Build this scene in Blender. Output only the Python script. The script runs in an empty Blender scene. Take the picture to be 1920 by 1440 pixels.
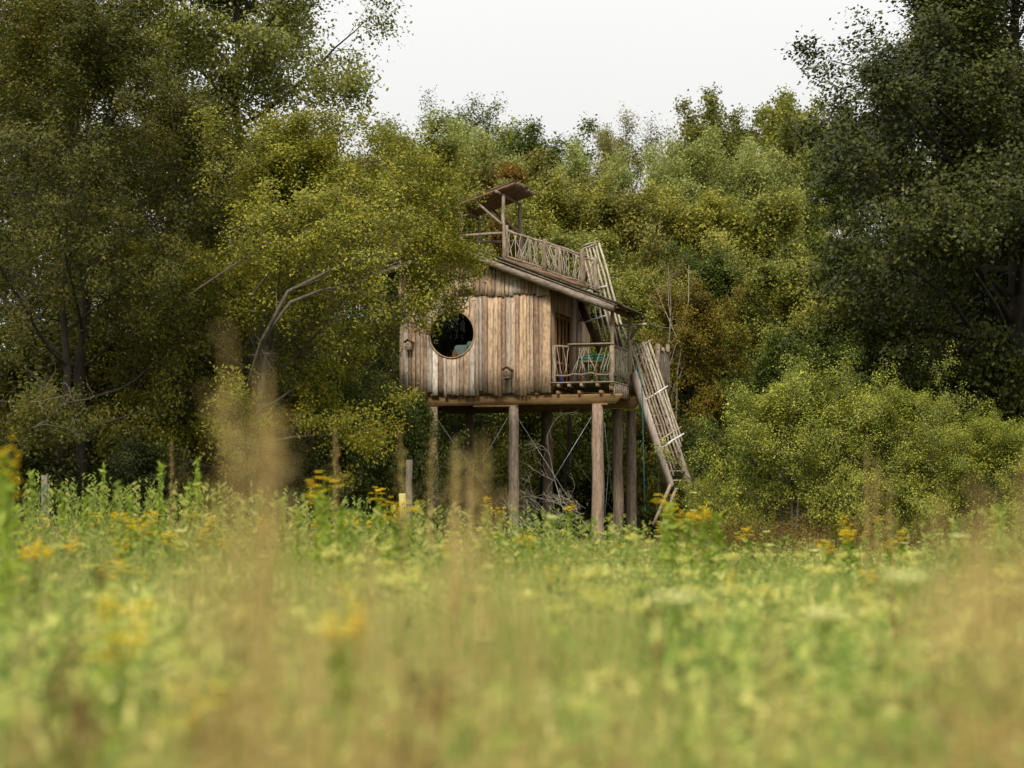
import bpy, math, random
import numpy as np
from mathutils import Vector, Matrix
R = math.radians
rng = np.random.default_rng(7)
random.seed(7)
sc = bpy.context.scene
# ---------------------------------------------------------------- camera
F = 3733.0; CX, CY = 960.0, 720.0; HY = 955.0; EYE = 1.25
A = math.atan((HY-CY)/F)
cam = bpy.data.cameras.new('camera'); co = bpy.data.objects.new('camera', cam)
sc.collection.objects.link(co); sc.camera = co
co.location = (0, 0, EYE); co.rotation_euler = (math.pi/2 + A, 0, 0)
cam.sensor_width = 36; cam.lens = F/1920*36; cam.clip_start = .1; cam.clip_end = 2000
cam.dof.use_dof = True; cam.dof.focus_distance = 56.0; cam.dof.aperture_fstop = 2.0
# ---------------------------------------------------------------- world, sun
SUN_EL, SUN_AZ = R(40), R(196)        # azimuth measured clockwise from +Y (behind the camera, to the right)
w = bpy.data.worlds.new('World'); sc.world = w; w.use_nodes = True
nt = w.node_tree; nt.nodes.clear()
def N(t, ty, **k):
    n = t.nodes.new(ty)
    for a, b in k.items(): setattr(n, a, b)
    return n
sky = N(nt, 'ShaderNodeTexSky', sky_type='NISHITA', sun_disc=False, sun_elevation=SUN_EL, sun_rotation=SUN_AZ)
hs = N(nt, 'ShaderNodeHueSaturation'); hs.inputs['Saturation'].default_value = .25
geo = N(nt, 'ShaderNodeNewGeometry'); sep = N(nt, 'ShaderNodeSeparateXYZ')
tc = N(nt, 'ShaderNodeTexCoord')
mr = N(nt, 'ShaderNodeMapRange'); mr.inputs[1].default_value = 0.0; mr.inputs[2].default_value = 1.0
mr.inputs[3].default_value = 4.35; mr.inputs[4].default_value = 12.0
noi = N(nt, 'ShaderNodeTexNoise'); noi.inputs['Scale'].default_value = 2.2; noi.inputs['Detail'].default_value = 4
mn = N(nt, 'ShaderNodeMapRange'); mn.inputs[3].default_value = .96; mn.inputs[4].default_value = 1.04
mu = N(nt, 'ShaderNodeMath', operation='MULTIPLY')
cc = N(nt, 'ShaderNodeCombineColor')
mul2 = N(nt, 'ShaderNodeMix', data_type='RGBA', blend_type='MULTIPLY'); mul2.inputs[0].default_value = 1
mul2.inputs[7].default_value = (1.0, 1.0, .985, 1)
mx = N(nt, 'ShaderNodeMix', data_type='RGBA'); mx.inputs[0].default_value = .97
bg = N(nt, 'ShaderNodeBackground'); bg.inputs['Strength'].default_value = .1
out = N(nt, 'ShaderNodeOutputWorld'); L = nt.links.new
L(sky.outputs[0], hs.inputs['Color']); L(tc.outputs['Generated'], sep.inputs[0]); L(tc.outputs['Generated'], noi.inputs['Vector'])
L(sep.outputs[2], mr.inputs[0]); L(noi.outputs[0], mn.inputs[0]); L(mr.outputs[0], mu.inputs[0]); L(mn.outputs[0], mu.inputs[1])
for i in range(3): L(mu.outputs[0], cc.inputs[i])
L(cc.outputs[0], mul2.inputs[6]); L(hs.outputs[0], mx.inputs[6]); L(mul2.outputs[2], mx.inputs[7])
L(mx.outputs[2], bg.inputs['Color']); L(bg.outputs[0], out.inputs[0])
sl = bpy.data.lights.new('sun', 'SUN'); sl.energy = 2.0; sl.angle = R(14); sl.color = (1, .92, .79)
so = bpy.data.objects.new('sun', sl); sc.collection.objects.link(so)
sd = Vector((math.sin(SUN_AZ)*math.cos(SUN_EL), math.cos(SUN_AZ)*math.cos(SUN_EL), math.sin(SUN_EL)))
so.rotation_euler = sd.to_track_quat('Z', 'Y').to_euler(); so.location = (20, -20, 40)
sc.view_settings.view_transform = 'Standard'; sc.view_settings.look = 'None'
sc.view_settings.exposure = 0.65; sc.view_settings.gamma = 1; sc.view_settings.use_curve_mapping = False
sc.render.engine = 'CYCLES'
cy = sc.cycles; cy.max_bounces = 6; cy.diffuse_bounces = 4; cy.glossy_bounces = 2; cy.transmission_bounces = 4
cy.transparent_max_bounces = 8; cy.use_denoising = True; cy.caustics_reflective = False; cy.caustics_refractive = False
# ---------------------------------------------------------------- geometry helpers
def at(px, py, Y):
    """the point at depth Y (metres in front of the camera) seen at photo pixel px, py"""
    x = (px-CX)/F; y = (CY-py)/F
    fy = math.cos(A) - y*math.sin(A); fz = math.sin(A) + y*math.cos(A)
    k = Y/fy
    return np.array((x*k, Y, EYE + fz*k))
col = sc.collection
def link(o, parent=None):
    col.objects.link(o)
    if parent is not None: o.parent = parent
    return o
def tag(o, label=None, cat=None, group=None, kind=None):
    if label: o['label'] = label
    if cat: o['category'] = cat
    if group: o['group'] = group
    if kind: o['kind'] = kind
    return o
def empty(name, loc=(0, 0, 0), rz=0.0):
    o = bpy.data.objects.new(name, None); o.location = loc; o.rotation_euler = (0, 0, rz); o.empty_display_size = .2
    return link(o)
def children(o): return [c for c in o.children]
def copy_tree(o, parent=None):
    c = o.copy(); col.objects.link(c); c.parent = parent
    for ch in children(o): copy_tree(ch, c)
    return c
def mesh_np(name, V, Q=None, T=None, tint=None, smooth=False):
    """mesh from numpy arrays: vertices, quads, triangles; tint is one value per face"""
    me = bpy.data.meshes.new(name)
    V = np.asarray(V, np.float32); nq = 0 if Q is None else len(Q); ntr = 0 if T is None else len(T)
    me.vertices.add(len(V)); me.vertices.foreach_set('co', V.ravel())
    idx = []; 
    if nq: idx.append(np.asarray(Q, np.int32).ravel())
    if ntr: idx.append(np.asarray(T, np.int32).ravel())
    idx = np.concatenate(idx) if idx else np.zeros(0, np.int32)
    me.loops.add(len(idx)); me.loops.foreach_set('vertex_index', idx)
    me.polygons.add(nq+ntr)
    st = np.concatenate([np.arange(nq)*4, nq*4+np.arange(ntr)*3]).astype(np.int32)
    me.polygons.foreach_set('loop_start', st)
    if smooth: me.polygons.foreach_set('use_smooth', np.ones(nq+ntr, bool))
    if tint is not None:
        a = me.attributes.new('tint', 'FLOAT', 'FACE'); a.data.foreach_set('value', np.asarray(tint, np.float32))
    me.update(calc_edges=True)
    return me
class MB:
    """collects solid pieces into one mesh"""
    def __init__(s): s.V = []; s.Q = []; s.T = []; s.n = 0; s.smooth = False
    def add(s, V, Q=None, T=None):
        V = np.asarray(V, float)
        s.V.append(V)
        if Q is not None and len(Q): s.Q.append(np.asarray(Q, int)+s.n)
        if T is not None and len(T): s.T.append(np.asarray(T, int)+s.n)
        s.n += len(V); return s
    def hexa(s, p8):   # p8: 4 bottom then 4 top corners
        return s.add(p8, [(0,3,2,1),(4,5,6,7),(0,1,5,4),(1,2,6,5),(2,3,7,6),(3,0,4,7)])
    def box(s, a, b):
        (x0,y0,z0),(x1,y1,z1) = a, b
        return s.hexa([(x0,y0,z0),(x1,y0,z0),(x1,y1,z0),(x0,y1,z0),(x0,y0,z1),(x1,y0,z1),(x1,y1,z1),(x0,y1,z1)])
    def beam(s, p, q, wd, ht, up=(0,0,1)):   # square timber from p to q, wd across, ht along up
        p = np.array(p, float); q = np.array(q, float); d = q-p; d /= np.linalg.norm(d)
        u = np.array(up, float); sd_ = np.cross(d, u); sd_ /= np.linalg.norm(sd_); u = np.cross(sd_, d)
        c = []
        for e in (p, q):
            for a, b in ((-1,-1),(1,-1),(1,1),(-1,1)): c.append(e + sd_*a*wd/2 + u*b*ht/2)
        return s.hexa(c)
    def tube(s, path, rad, n=6, caps=True, wob=0):
        P = np.array(path, float); m = len(P)
        r = np.full(m, rad, float) if np.isscalar(rad) else np.array(rad, float)
        t = np.gradient(P, axis=0); t /= np.linalg.norm(t, axis=1)[:, None]+1e-9
        ref = np.array((0, 0, 1.0)) if abs(t[:, 2]).mean() < .8 else np.array((1.0, .1, 0))
        a = np.cross(t, ref); a /= np.linalg.norm(a, axis=1)[:, None]+1e-9; b = np.cross(a, t)
        an = np.arange(n)*2*math.pi/n
        rr = r[:, None]*np.ones(n)
        if wob: rr = rr*(1+rng.normal(0, wob, (m, n)))
        ring = P[:, None] + a[:, None]*(np.cos(an)*rr)[..., None] + b[:, None]*(np.sin(an)*rr)[..., None]
        V = ring.reshape(-1, 3); i = np.arange(m-1)[:, None]*n; j = np.arange(n); k = (j+1) % n
        Q = np.stack([i+j, i+k, i+n+k, i+n+j], -1).reshape(-1, 4)
        T = []
        if caps:
            V = np.vstack([V, P[0], P[-1]]); c0 = m*n; c1 = c0+1
            T = [(c0, int(k[q]), int(j[q])) for q in range(n)] + [(c1, (m-1)*n+int(j[q]), (m-1)*n+int(k[q])) for q in range(n)]
        return s.add(V, Q, T)
    def mesh(s, name, smooth=False):
        return mesh_np(name, np.vstack(s.V), np.vstack(s.Q) if s.Q else None, np.vstack(s.T) if s.T else None, smooth=smooth)
    def build(s, name, mat, parent=None, smooth=False):
        me = s.mesh(name, smooth); me.materials.append(mat)
        return link(bpy.data.objects.new(name, me), parent)
def wobble(p, q, n=6, amt=.02):
    p = np.array(p, float); q = np.array(q, float); t = np.linspace(0, 1, n)[:, None]
    P = p+(q-p)*t; o = rng.normal(0, amt, (n, 3)); o[0] *= .2; o[-1] *= .2
    return P+o
# ---------------------------------------------------------------- materials
def newmat(name):
    m = bpy.data.materials.new(name); m.use_nodes = True; t = m.node_tree; t.nodes.clear()
    return m, t, t.links.new, N(t, 'ShaderNodeOutputMaterial')
def ramp(t, stops, interp='LINEAR'):
    r = N(t, 'ShaderNodeValToRGB'); r.color_ramp.interpolation = interp
    e = r.color_ramp.elements
    while len(e) < len(stops): e.new(.5)
    for x, (p, c) in zip(e, stops): x.position = p; x.color = (*c, 1)
    return r
def leafmat(name, stops_, trans=.35, rough=.5, patch=.35, pscale=.5, hue=.0, spec=.24, gain=1.0, blue=.52):
    """foliage: per leaf tint looked up in a colour ramp, with slow patches of more or less yellow through the crown"""
    m, t, L, o = newmat(name); stops = [(p, tuple(min(.95, x*gain*k_) for x, k_ in zip(c, (1.10, 1.07, blue)))) for p, c in stops_]
    at_ = N(t, 'ShaderNodeAttribute', attribute_name='tint'); g = N(t, 'ShaderNodeNewGeometry')
    n = N(t, 'ShaderNodeTexNoise'); n.inputs['Scale'].default_value = pscale; n.inputs['Detail'].default_value = 3
    L(g.outputs['Position'], n.inputs['Vector'])
    s1 = N(t, 'ShaderNodeMath', operation='SUBTRACT'); s1.inputs[1].default_value = .5; L(n.outputs[0], s1.inputs[0])
    m1 = N(t, 'ShaderNodeMath', operation='MULTIPLY_ADD'); m1.inputs[1].default_value = patch*2.4
    L(s1.outputs[0], m1.inputs[0]); L(at_.outputs['Fac'], m1.inputs[2])
    oi = N(t, 'ShaderNodeObjectInfo'); m2 = N(t, 'ShaderNodeMath', operation='MULTIPLY_ADD'); m2.inputs[1].default_value = hue
    L(oi.outputs['Random'], m2.inputs[0]); L(m1.outputs[0], m2.inputs[2])
    r = ramp(t, stops); L(m2.outputs[0], r.inputs[0])
    p = N(t, 'ShaderNodeBsdfPrincipled'); p.inputs['Roughness'].default_value = rough; p.inputs['Specular IOR Level'].default_value = spec
    L(r.outputs[0], p.inputs['Base Color'])
    tr = N(t, 'ShaderNodeBsdfTranslucent'); L(r.outputs[0], tr.inputs['Color'])
    mx = N(t, 'ShaderNodeMixShader'); mx.inputs[0].default_value = trans
    L(p.outputs[0], mx.inputs[1]); L(tr.outputs[0], mx.inputs[2]); L(mx.outputs[0], o.inputs[0])
    return m
def woodmat(name, stops, scale=(14, 14, 1.2), rough=.85, dark=.45, fleck=.35, bump=.4, axis='Z', bark=None):
    """weathered wood: tone by piece, grain drawn out along the piece, knots, flecks of bark"""
    m, t, L, o = newmat(name)
    oi = N(t, 'ShaderNodeObjectInfo'); tc = N(t, 'ShaderNodeTexCoord')
    add = N(t, 'ShaderNodeVectorMath', operation='ADD'); cx = N(t, 'ShaderNodeCombineXYZ')
    mm = N(t, 'ShaderNodeMath', operation='MULTIPLY'); mm.inputs[1].default_value = 37
    L(oi.outputs['Random'], mm.inputs[0])
    for i in range(3): L(mm.outputs[0], cx.inputs[i])
    L(tc.outputs['Object'], add.inputs[0]); L(cx.outputs[0], add.inputs[1])
    mp = N(t, 'ShaderNodeMapping'); mp.inputs['Scale'].default_value = scale; L(add.outputs[0], mp.inputs[0])
    n1 = N(t, 'ShaderNodeTexNoise'); n1.inputs['Scale'].default_value = 1; n1.inputs['Detail'].default_value = 6; n1.inputs['Roughness'].default_value = .65
    L(mp.outputs[0], n1.inputs['Vector'])
    n2 = N(t, 'ShaderNodeTexNoise'); n2.inputs['Scale'].default_value = 9; n2.inputs['Detail'].default_value = 5; n2.inputs['Roughness'].default_value = .7
    L(add.outputs[0], n2.inputs['Vector'])
    r = ramp(t, stops)
    sh = N(t, 'ShaderNodeMath', operation='MULTIPLY_ADD'); sh.inputs[1].default_value = .2
    s0 = N(t, 'ShaderNodeMath', operation='SUBTRACT'); s0.inputs[1].default_value = .5; L(n2.outputs[0], s0.inputs[0])
    L(s0.outputs[0], sh.inputs[0]); L(oi.outputs['Random'], sh.inputs[2]); L(sh.outputs[0], r.inputs[0])
    gr = N(t, 'ShaderNodeMapRange'); gr.inputs[1].default_value = .3; gr.inputs[2].default_value = .7
    gr.inputs[3].default_value = dark; gr.inputs[4].default_value = 1.2; L(n1.outputs[0], gr.inputs[0])
    mc = N(t, 'ShaderNodeMix', data_type='RGBA', blend_type='MULTIPLY'); mc.inputs[0].default_value = 1
    L(r.outputs[0], mc.inputs[6]); L(gr.outputs[0], mc.inputs[7])
    mp2 = N(t, 'ShaderNodeMapping'); mp2.inputs['Scale'].default_value = tuple((22 if x > 5 else 6) for x in scale); L(add.outputs[0], mp2.inputs[0])
    n3 = N(t, 'ShaderNodeTexNoise'); n3.inputs['Scale'].default_value = 1; n3.inputs['Detail'].default_value = 3; L(mp2.outputs[0], n3.inputs['Vector'])
    fl = N(t, 'ShaderNodeMapRange'); fl.inputs[1].default_value = .53; fl.inputs[2].default_value = .60; fl.inputs[3].default_value = 0; fl.inputs[4].default_value = fleck
    L(n3.outputs[0], fl.inputs[0])
    mb = N(t, 'ShaderNodeMix', data_type='RGBA'); L(fl.outputs[0], mb.inputs[0]); L(mc.outputs[2], mb.inputs[6])
    mb.inputs[7].default_value = (*(bark or (.07, .04, .022)), 1)
    p = N(t, 'ShaderNodeBsdfPrincipled'); p.inputs['Roughness'].default_value = rough; p.inputs['Specular IOR Level'].default_value = .2
    L(mb.outputs[2], p.inputs['Base Color'])
    bp = N(t, 'ShaderNodeBump'); bp.inputs['Strength'].default_value = bump; bp.inputs['Distance'].default_value = .02
    L(n1.outputs[0], bp.inputs['Height']); L(bp.outputs[0], p.inputs['Normal']); L(p.outputs[0], o.inputs[0])
    return m
def plain(name, c, rough=.7, metal=0, var=.15, scale=8, spec=.3):
    m, t, L, o = newmat(name)
    tc = N(t, 'ShaderNodeTexCoord'); n = N(t, 'ShaderNodeTexNoise'); n.inputs['Scale'].default_value = scale; n.inputs['Detail'].default_value = 5
    L(tc.outputs['Object'], n.inputs['Vector'])
    r = ramp(t, [(.3, tuple(x*(1-var) for x in c)), (.7, tuple(min(1, x*(1+var)) for x in c))]); L(n.outputs[0], r.inputs[0])
    p = N(t, 'ShaderNodeBsdfPrincipled'); p.inputs['Roughness'].default_value = rough; p.inputs['Metallic'].default_value = metal
    p.inputs['Specular IOR Level'].default_value = spec
    L(r.outputs[0], p.inputs['Base Color']); L(p.outputs[0], o.inputs[0])
    return m
M = {}
M['board'] = woodmat('board_wood', [(0, (.42,.38,.33)), (.12, (.70,.49,.30)), (.24, (.27,.17,.11)), (.36, (.76,.56,.36)), (.48, (.56,.50,.43)), (.58, (.34,.22,.145)), (.70, (.74,.53,.33)), (.80, (.50,.38,.27)), (.9, (.31,.21,.15)), (1, (.88,.80,.69))], fleck=.38, dark=.62, bump=.25)
M['log'] = woodmat('peeled_log', [(0, (.34,.27,.21)), (.5, (.44,.37,.30)), (1, (.30,.23,.17))], scale=(2, 14, 14), fleck=.5)
M['stilt'] = woodmat('stilt_trunk', [(0, (.38,.25,.165)), (.5, (.42,.33,.25)), (1, (.34,.23,.16))], scale=(13, 13, 1.6), fleck=.45, dark=.45, bump=.8, bark=(.13,.08,.05))
M['beam'] = woodmat('floor_beam', [(0, (.30,.18,.08)), (.5, (.38,.24,.11)), (1, (.26,.15,.065))], scale=(1.2, 12, 12), fleck=.2, dark=.6)
M['door'] = woodmat('door_wood', [(0, (.36,.19,.08)), (1, (.30,.15,.06))], fleck=.1)
M['branch'] = woodmat('bleached_branch', [(0, (.44,.38,.28)), (.5, (.54,.48,.37)), (1, (.38,.31,.22))], scale=(12, 12, 3), fleck=.25)
M['bough'] = woodmat('weathered_bough', [(0, (.27,.21,.15)), (.5, (.36,.29,.21)), (1, (.24,.18,.12))], scale=(12, 12, 3), fleck=.4)
M['canopy'] = woodmat('canopy_pole', [(0, (.19,.115,.07)), (.5, (.25,.155,.095)), (1, (.16,.10,.06))], scale=(2, 14, 14), fleck=.3)
M['deck'] = woodmat('deck_wood', [(0, (.36,.27,.19)), (1, (.44,.35,.26))], scale=(2, 12, 12), fleck=.2)
M['roofing'] = plain('roofing_felt', (.12,.095,.07), .95, var=.5, scale=3)
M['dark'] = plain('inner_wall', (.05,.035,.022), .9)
M['sofa'] = plain('sofa_fabric', (.22,.26,.25), .9)
M['cable'] = plain('steel_cable', (.40,.41,.41), .45, .6)
M['teal'] = plain('teal_rope', (.02,.14,.13), .8)
M['green'] = plain('green_paint', (.015,.12,.095), .5)
M['white'] = plain('white_cord', (.72,.72,.7), .7)
M['metal'] = plain('lamp_metal', (.25,.27,.29), .4, .7)
M['blue'] = plain('blue_plastic', (.03,.07,.32), .4)
M['yellow'] = plain('yellow_sign_paint', (.55,.48,.17), .6, var=.05)
M['post'] = woodmat('fence_post_wood', [(0, (.17,.15,.115)), (1, (.21,.18,.14))], fleck=.25)
m, t, L, o = newmat('window_glass'); M['glass'] = m
g1 = N(t, 'ShaderNodeBsdfTransparent'); g1.inputs[0].default_value = (.86,.9,.88,1); g2 = N(t, 'ShaderNodeBsdfGlossy'); g2.inputs['Roughness'].default_value = .02
fr = N(t, 'ShaderNodeFresnel'); fr.inputs[0].default_value = 1.33; mxs = N(t, 'ShaderNodeMixShader')
L(fr.outputs[0], mxs.inputs[0]); L(g1.outputs[0], mxs.inputs[1]); L(g2.outputs[0], mxs.inputs[2]); L(mxs.outputs[0], o.inputs[0])
def bark(name, c0, c1):
    return woodmat(name, [(0, c0), (1, c1)], scale=(9, 9, 2), fleck=.35, dark=.5, bump=.8, bark=tuple(x*.4 for x in c0))
M['bark_dark'] = bark('bark_dark', (.045,.036,.026), (.06,.048,.035))
M['bark_grey'] = bark('bark_grey', (.11,.09,.065), (.15,.125,.09))
M['bark_pale'] = bark('bark_pale', (.30,.27,.21), (.36,.32,.25))
# foliage ramps go dark -> main -> yellow
M['sallow'] = leafmat('sallow_leaf', [(0, (.045,.052,.014)), (.35, (.10,.105,.022)), (.65, (.165,.16,.03)), (.9, (.21,.19,.035)), (1, (.28,.18,.03))], patch=.3, pscale=.45, gain=1.95)
M['sallow_dark'] = leafmat('dark_sallow_leaf', [(0, (.028,.034,.011)), (.4, (.07,.074,.018)), (.75, (.12,.115,.026)), (1, (.19,.15,.03))], patch=.3, pscale=.4, gain=1.1)  # own olive tone, darkened further to carry the shade at lower left
M['shrub_shaded'] = leafmat('shaded_shrub_leaf', [(0, (.02,.03,.012)), (.5, (.05,.066,.02)), (1, (.11,.12,.035))], patch=.3, pscale=.8, gain=0.55)  # deep shade under the left trees is put into this leaf colour
M['oak'] = leafmat('oak_leaf', [(0, (.018,.028,.009)), (.5, (.05,.058,.014)), (.85, (.085,.095,.02)), (1, (.15,.14,.03))], patch=.28, pscale=.4, trans=.25, gain=1.0)
M['oak_light'] = leafmat('light_oak_leaf', [(0, (.05,.058,.016)), (.5, (.11,.12,.03)), (1, (.20,.20,.05))], patch=.25, pscale=.5, gain=1.5, blue=.68)
M['willow'] = leafmat('silver_willow_leaf', [(0, (.11,.125,.05)), (.5, (.20,.225,.09)), (1, (.33,.35,.17))], patch=.25, pscale=.6, gain=1.45, blue=.68)
M['mid'] = leafmat('mixed_leaf', [(0, (.045,.055,.014)), (.4, (.10,.11,.022)), (.75, (.16,.165,.03)), (1, (.25,.21,.04))], patch=.35, pscale=.3, hue=.12, gain=1.85, blue=.85)
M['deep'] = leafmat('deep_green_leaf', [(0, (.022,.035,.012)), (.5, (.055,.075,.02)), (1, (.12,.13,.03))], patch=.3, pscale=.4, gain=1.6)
M['rust'] = leafmat('rusty_leaf', [(0, (.09,.07,.02)), (.5, (.22,.13,.03)), (1, (.34,.17,.035))], patch=.3, pscale=.5, gain=0.95)
M['gold'] = leafmat('golden_leaf', [(0, (.10,.10,.02)), (.5, (.22,.17,.03)), (1, (.38,.25,.04))], patch=.3, pscale=.6, gain=.85)
M['brown'] = leafmat('brownish_leaf', [(0, (.07,.075,.025)), (.5, (.15,.145,.045)), (1, (.23,.19,.06))], patch=.3, pscale=.5, gain=1.25)
M['hawthorn'] = leafmat('hawthorn_leaf', [(0, (.045,.06,.018)), (.4, (.13,.15,.035)), (.75, (.24,.255,.07)), (1, (.42,.41,.14))], patch=.3, pscale=.9, gain=1.65)
M['grass'] = leafmat('grass_blade', [(0, (.08,.15,.03)), (.45, (.22,.31,.07)), (.75, (.42,.47,.17)), (1, (.60,.57,.30))], patch=.85, pscale=.5, trans=.4, gain=1.1, blue=.78)
M['grass_far'] = leafmat('meadow_herb_leaf', [(0, (.07,.11,.02)), (.45, (.17,.23,.045)), (.8, (.30,.34,.10)), (1, (.42,.38,.17))], patch=.7, pscale=.35, trans=.35, gain=1.05, blue=.78)
M['herbs_near'] = leafmat('broad_herb_leaf', [(0, (.03,.06,.015)), (.42, (.14,.24,.05)), (.7, (.42,.46,.14)), (1, (.64,.60,.28))], patch=1.1, pscale=1.1, trans=.4, gain=1.15, blue=.78)
M['palehead'] = leafmat('pale_seed_head', [(0, (.36,.40,.16)), (.5, (.52,.52,.26)), (1, (.70,.66,.44))], patch=.3, pscale=1.5, trans=.4)
M['heads'] = leafmat('flowering_grass_head', [(0, (.20,.20,.08)), (.5, (.38,.36,.16)), (1, (.58,.52,.28))], patch=.4, pscale=.6, trans=.35, blue=.78)
M['dry'] = leafmat('dry_grass_blade', [(0, (.30,.21,.09)), (.5, (.50,.38,.19)), (1, (.66,.54,.31))], patch=.2, pscale=.8, trans=.35, blue=.78)
M['plume'] = leafmat('grass_plume', [(0, (.25,.18,.08)), (.5, (.40,.30,.14)), (1, (.56,.45,.25))], patch=.1, pscale=2, trans=.35, blue=.78)
M['herb'] = leafmat('flower_stalk_leaf', [(0, (.10,.16,.03)), (.5, (.22,.31,.06)), (1, (.36,.42,.10))], patch=.1, trans=.35)
M['petal'] = leafmat('yellow_petal', [(0, (.72,.46,.01)), (.6, (.86,.64,.03)), (1, (.9,.74,.08))], patch=0, trans=.25)
M['umbel'] = leafmat('white_umbel', [(0, (.6,.6,.5)), (1, (.85,.84,.78))], patch=0, trans=.3)
M['seed'] = leafmat('brown_seed', [(0, (.07,.04,.022)), (.6, (.15,.085,.045)), (1, (.24,.14,.07))], patch=0, trans=.1)
M['deadstalk'] = leafmat('dark_stalk_leaf', [(0, (.05,.035,.018)), (.5, (.12,.085,.035)), (1, (.24,.18,.06))], patch=.3, pscale=1.5)
def groundmat():
    m, t, L, o = newmat('ground_soil')
    g = N(t, 'ShaderNodeNewGeometry'); n = N(t, 'ShaderNodeTexNoise'); n.inputs['Scale'].default_value = .8; n.inputs['Detail'].default_value = 8
    L(g.outputs['Position'], n.inputs['Vector'])
    r = ramp(t, [(.3, (.05,.05,.018)), (.5, (.09,.10,.03)), (.7, (.14,.12,.05))]); L(n.outputs[0], r.inputs[0])
    p = N(t, 'ShaderNodeBsdfPrincipled'); p.inputs['Roughness'].default_value = .95; L(r.outputs[0], p.inputs['Base Color'])
    b = N(t, 'ShaderNodeBump'); b.inputs['Distance'].default_value = .1; L(n.outputs[0], b.inputs['Height']); L(b.outputs[0], p.inputs['Normal'])
    L(p.outputs[0], o.inputs[0]); return m
# ---------------------------------------------------------------- ground
gx = np.linspace(-1, 1, 81); gy = np.linspace(-1, 1, 81)
X, Yg = np.meshgrid(np.sign(gx)*np.abs(gx)**2*900, np.sign(gy)*np.abs(gy)**2*900)
Z = .06*np.sin(X*.31+1)*np.cos(Yg*.23)+.04*np.sin(X*.9+Yg*.7); 
V = np.stack([X, Yg, Z], -1).reshape(-1, 3); i, j = np.meshgrid(np.arange(80), np.arange(80)); q = (j*81+i).ravel()
gm = mesh_np('ground', V, np.stack([q, q+1, q+82, q+81], -1), smooth=True); gm.materials.append(groundmat())
tag(link(bpy.data.objects.new('ground', gm)), kind='structure')
def gz(x, y): return .06*math.sin(x*.31+1)*math.cos(y*.23)+.04*math.sin(x*.9+y*.7)
# ---------------------------------------------------------------- trees
def unit(v): return v/(np.linalg.norm(v, axis=-1, keepdims=True)+1e-9)
def leaf_mesh(name, C, N_, rg, size, aspect=.5, up=.35, droop=0.0, outward=None):
    n = len(C)
    nrm = rg.normal(0, 1, (n, 3)); nrm[:, 2] = np.abs(nrm[:, 2])+up
    if outward is not None: nrm += outward*.8
    nrm = unit(nrm)
    a = rg.normal(0, 1, (n, 3)); a[:, 2] -= droop; a -= nrm*(a*nrm).sum(1, keepdims=True); a = unit(a)
    b = np.cross(nrm, a); s = size*rg.uniform(.6, 1.25, n)[:, None]
    V = np.stack([C-a*s*.5, C+b*s*aspect*.5-a*s*.08, C+a*s*.5, C-b*s*aspect*.5-a*s*.08], 1).reshape(-1, 3)
    Q = np.arange(n*4).reshape(-1, 4)
    return mesh_np(name, V, Q, tint=N_)
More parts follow.
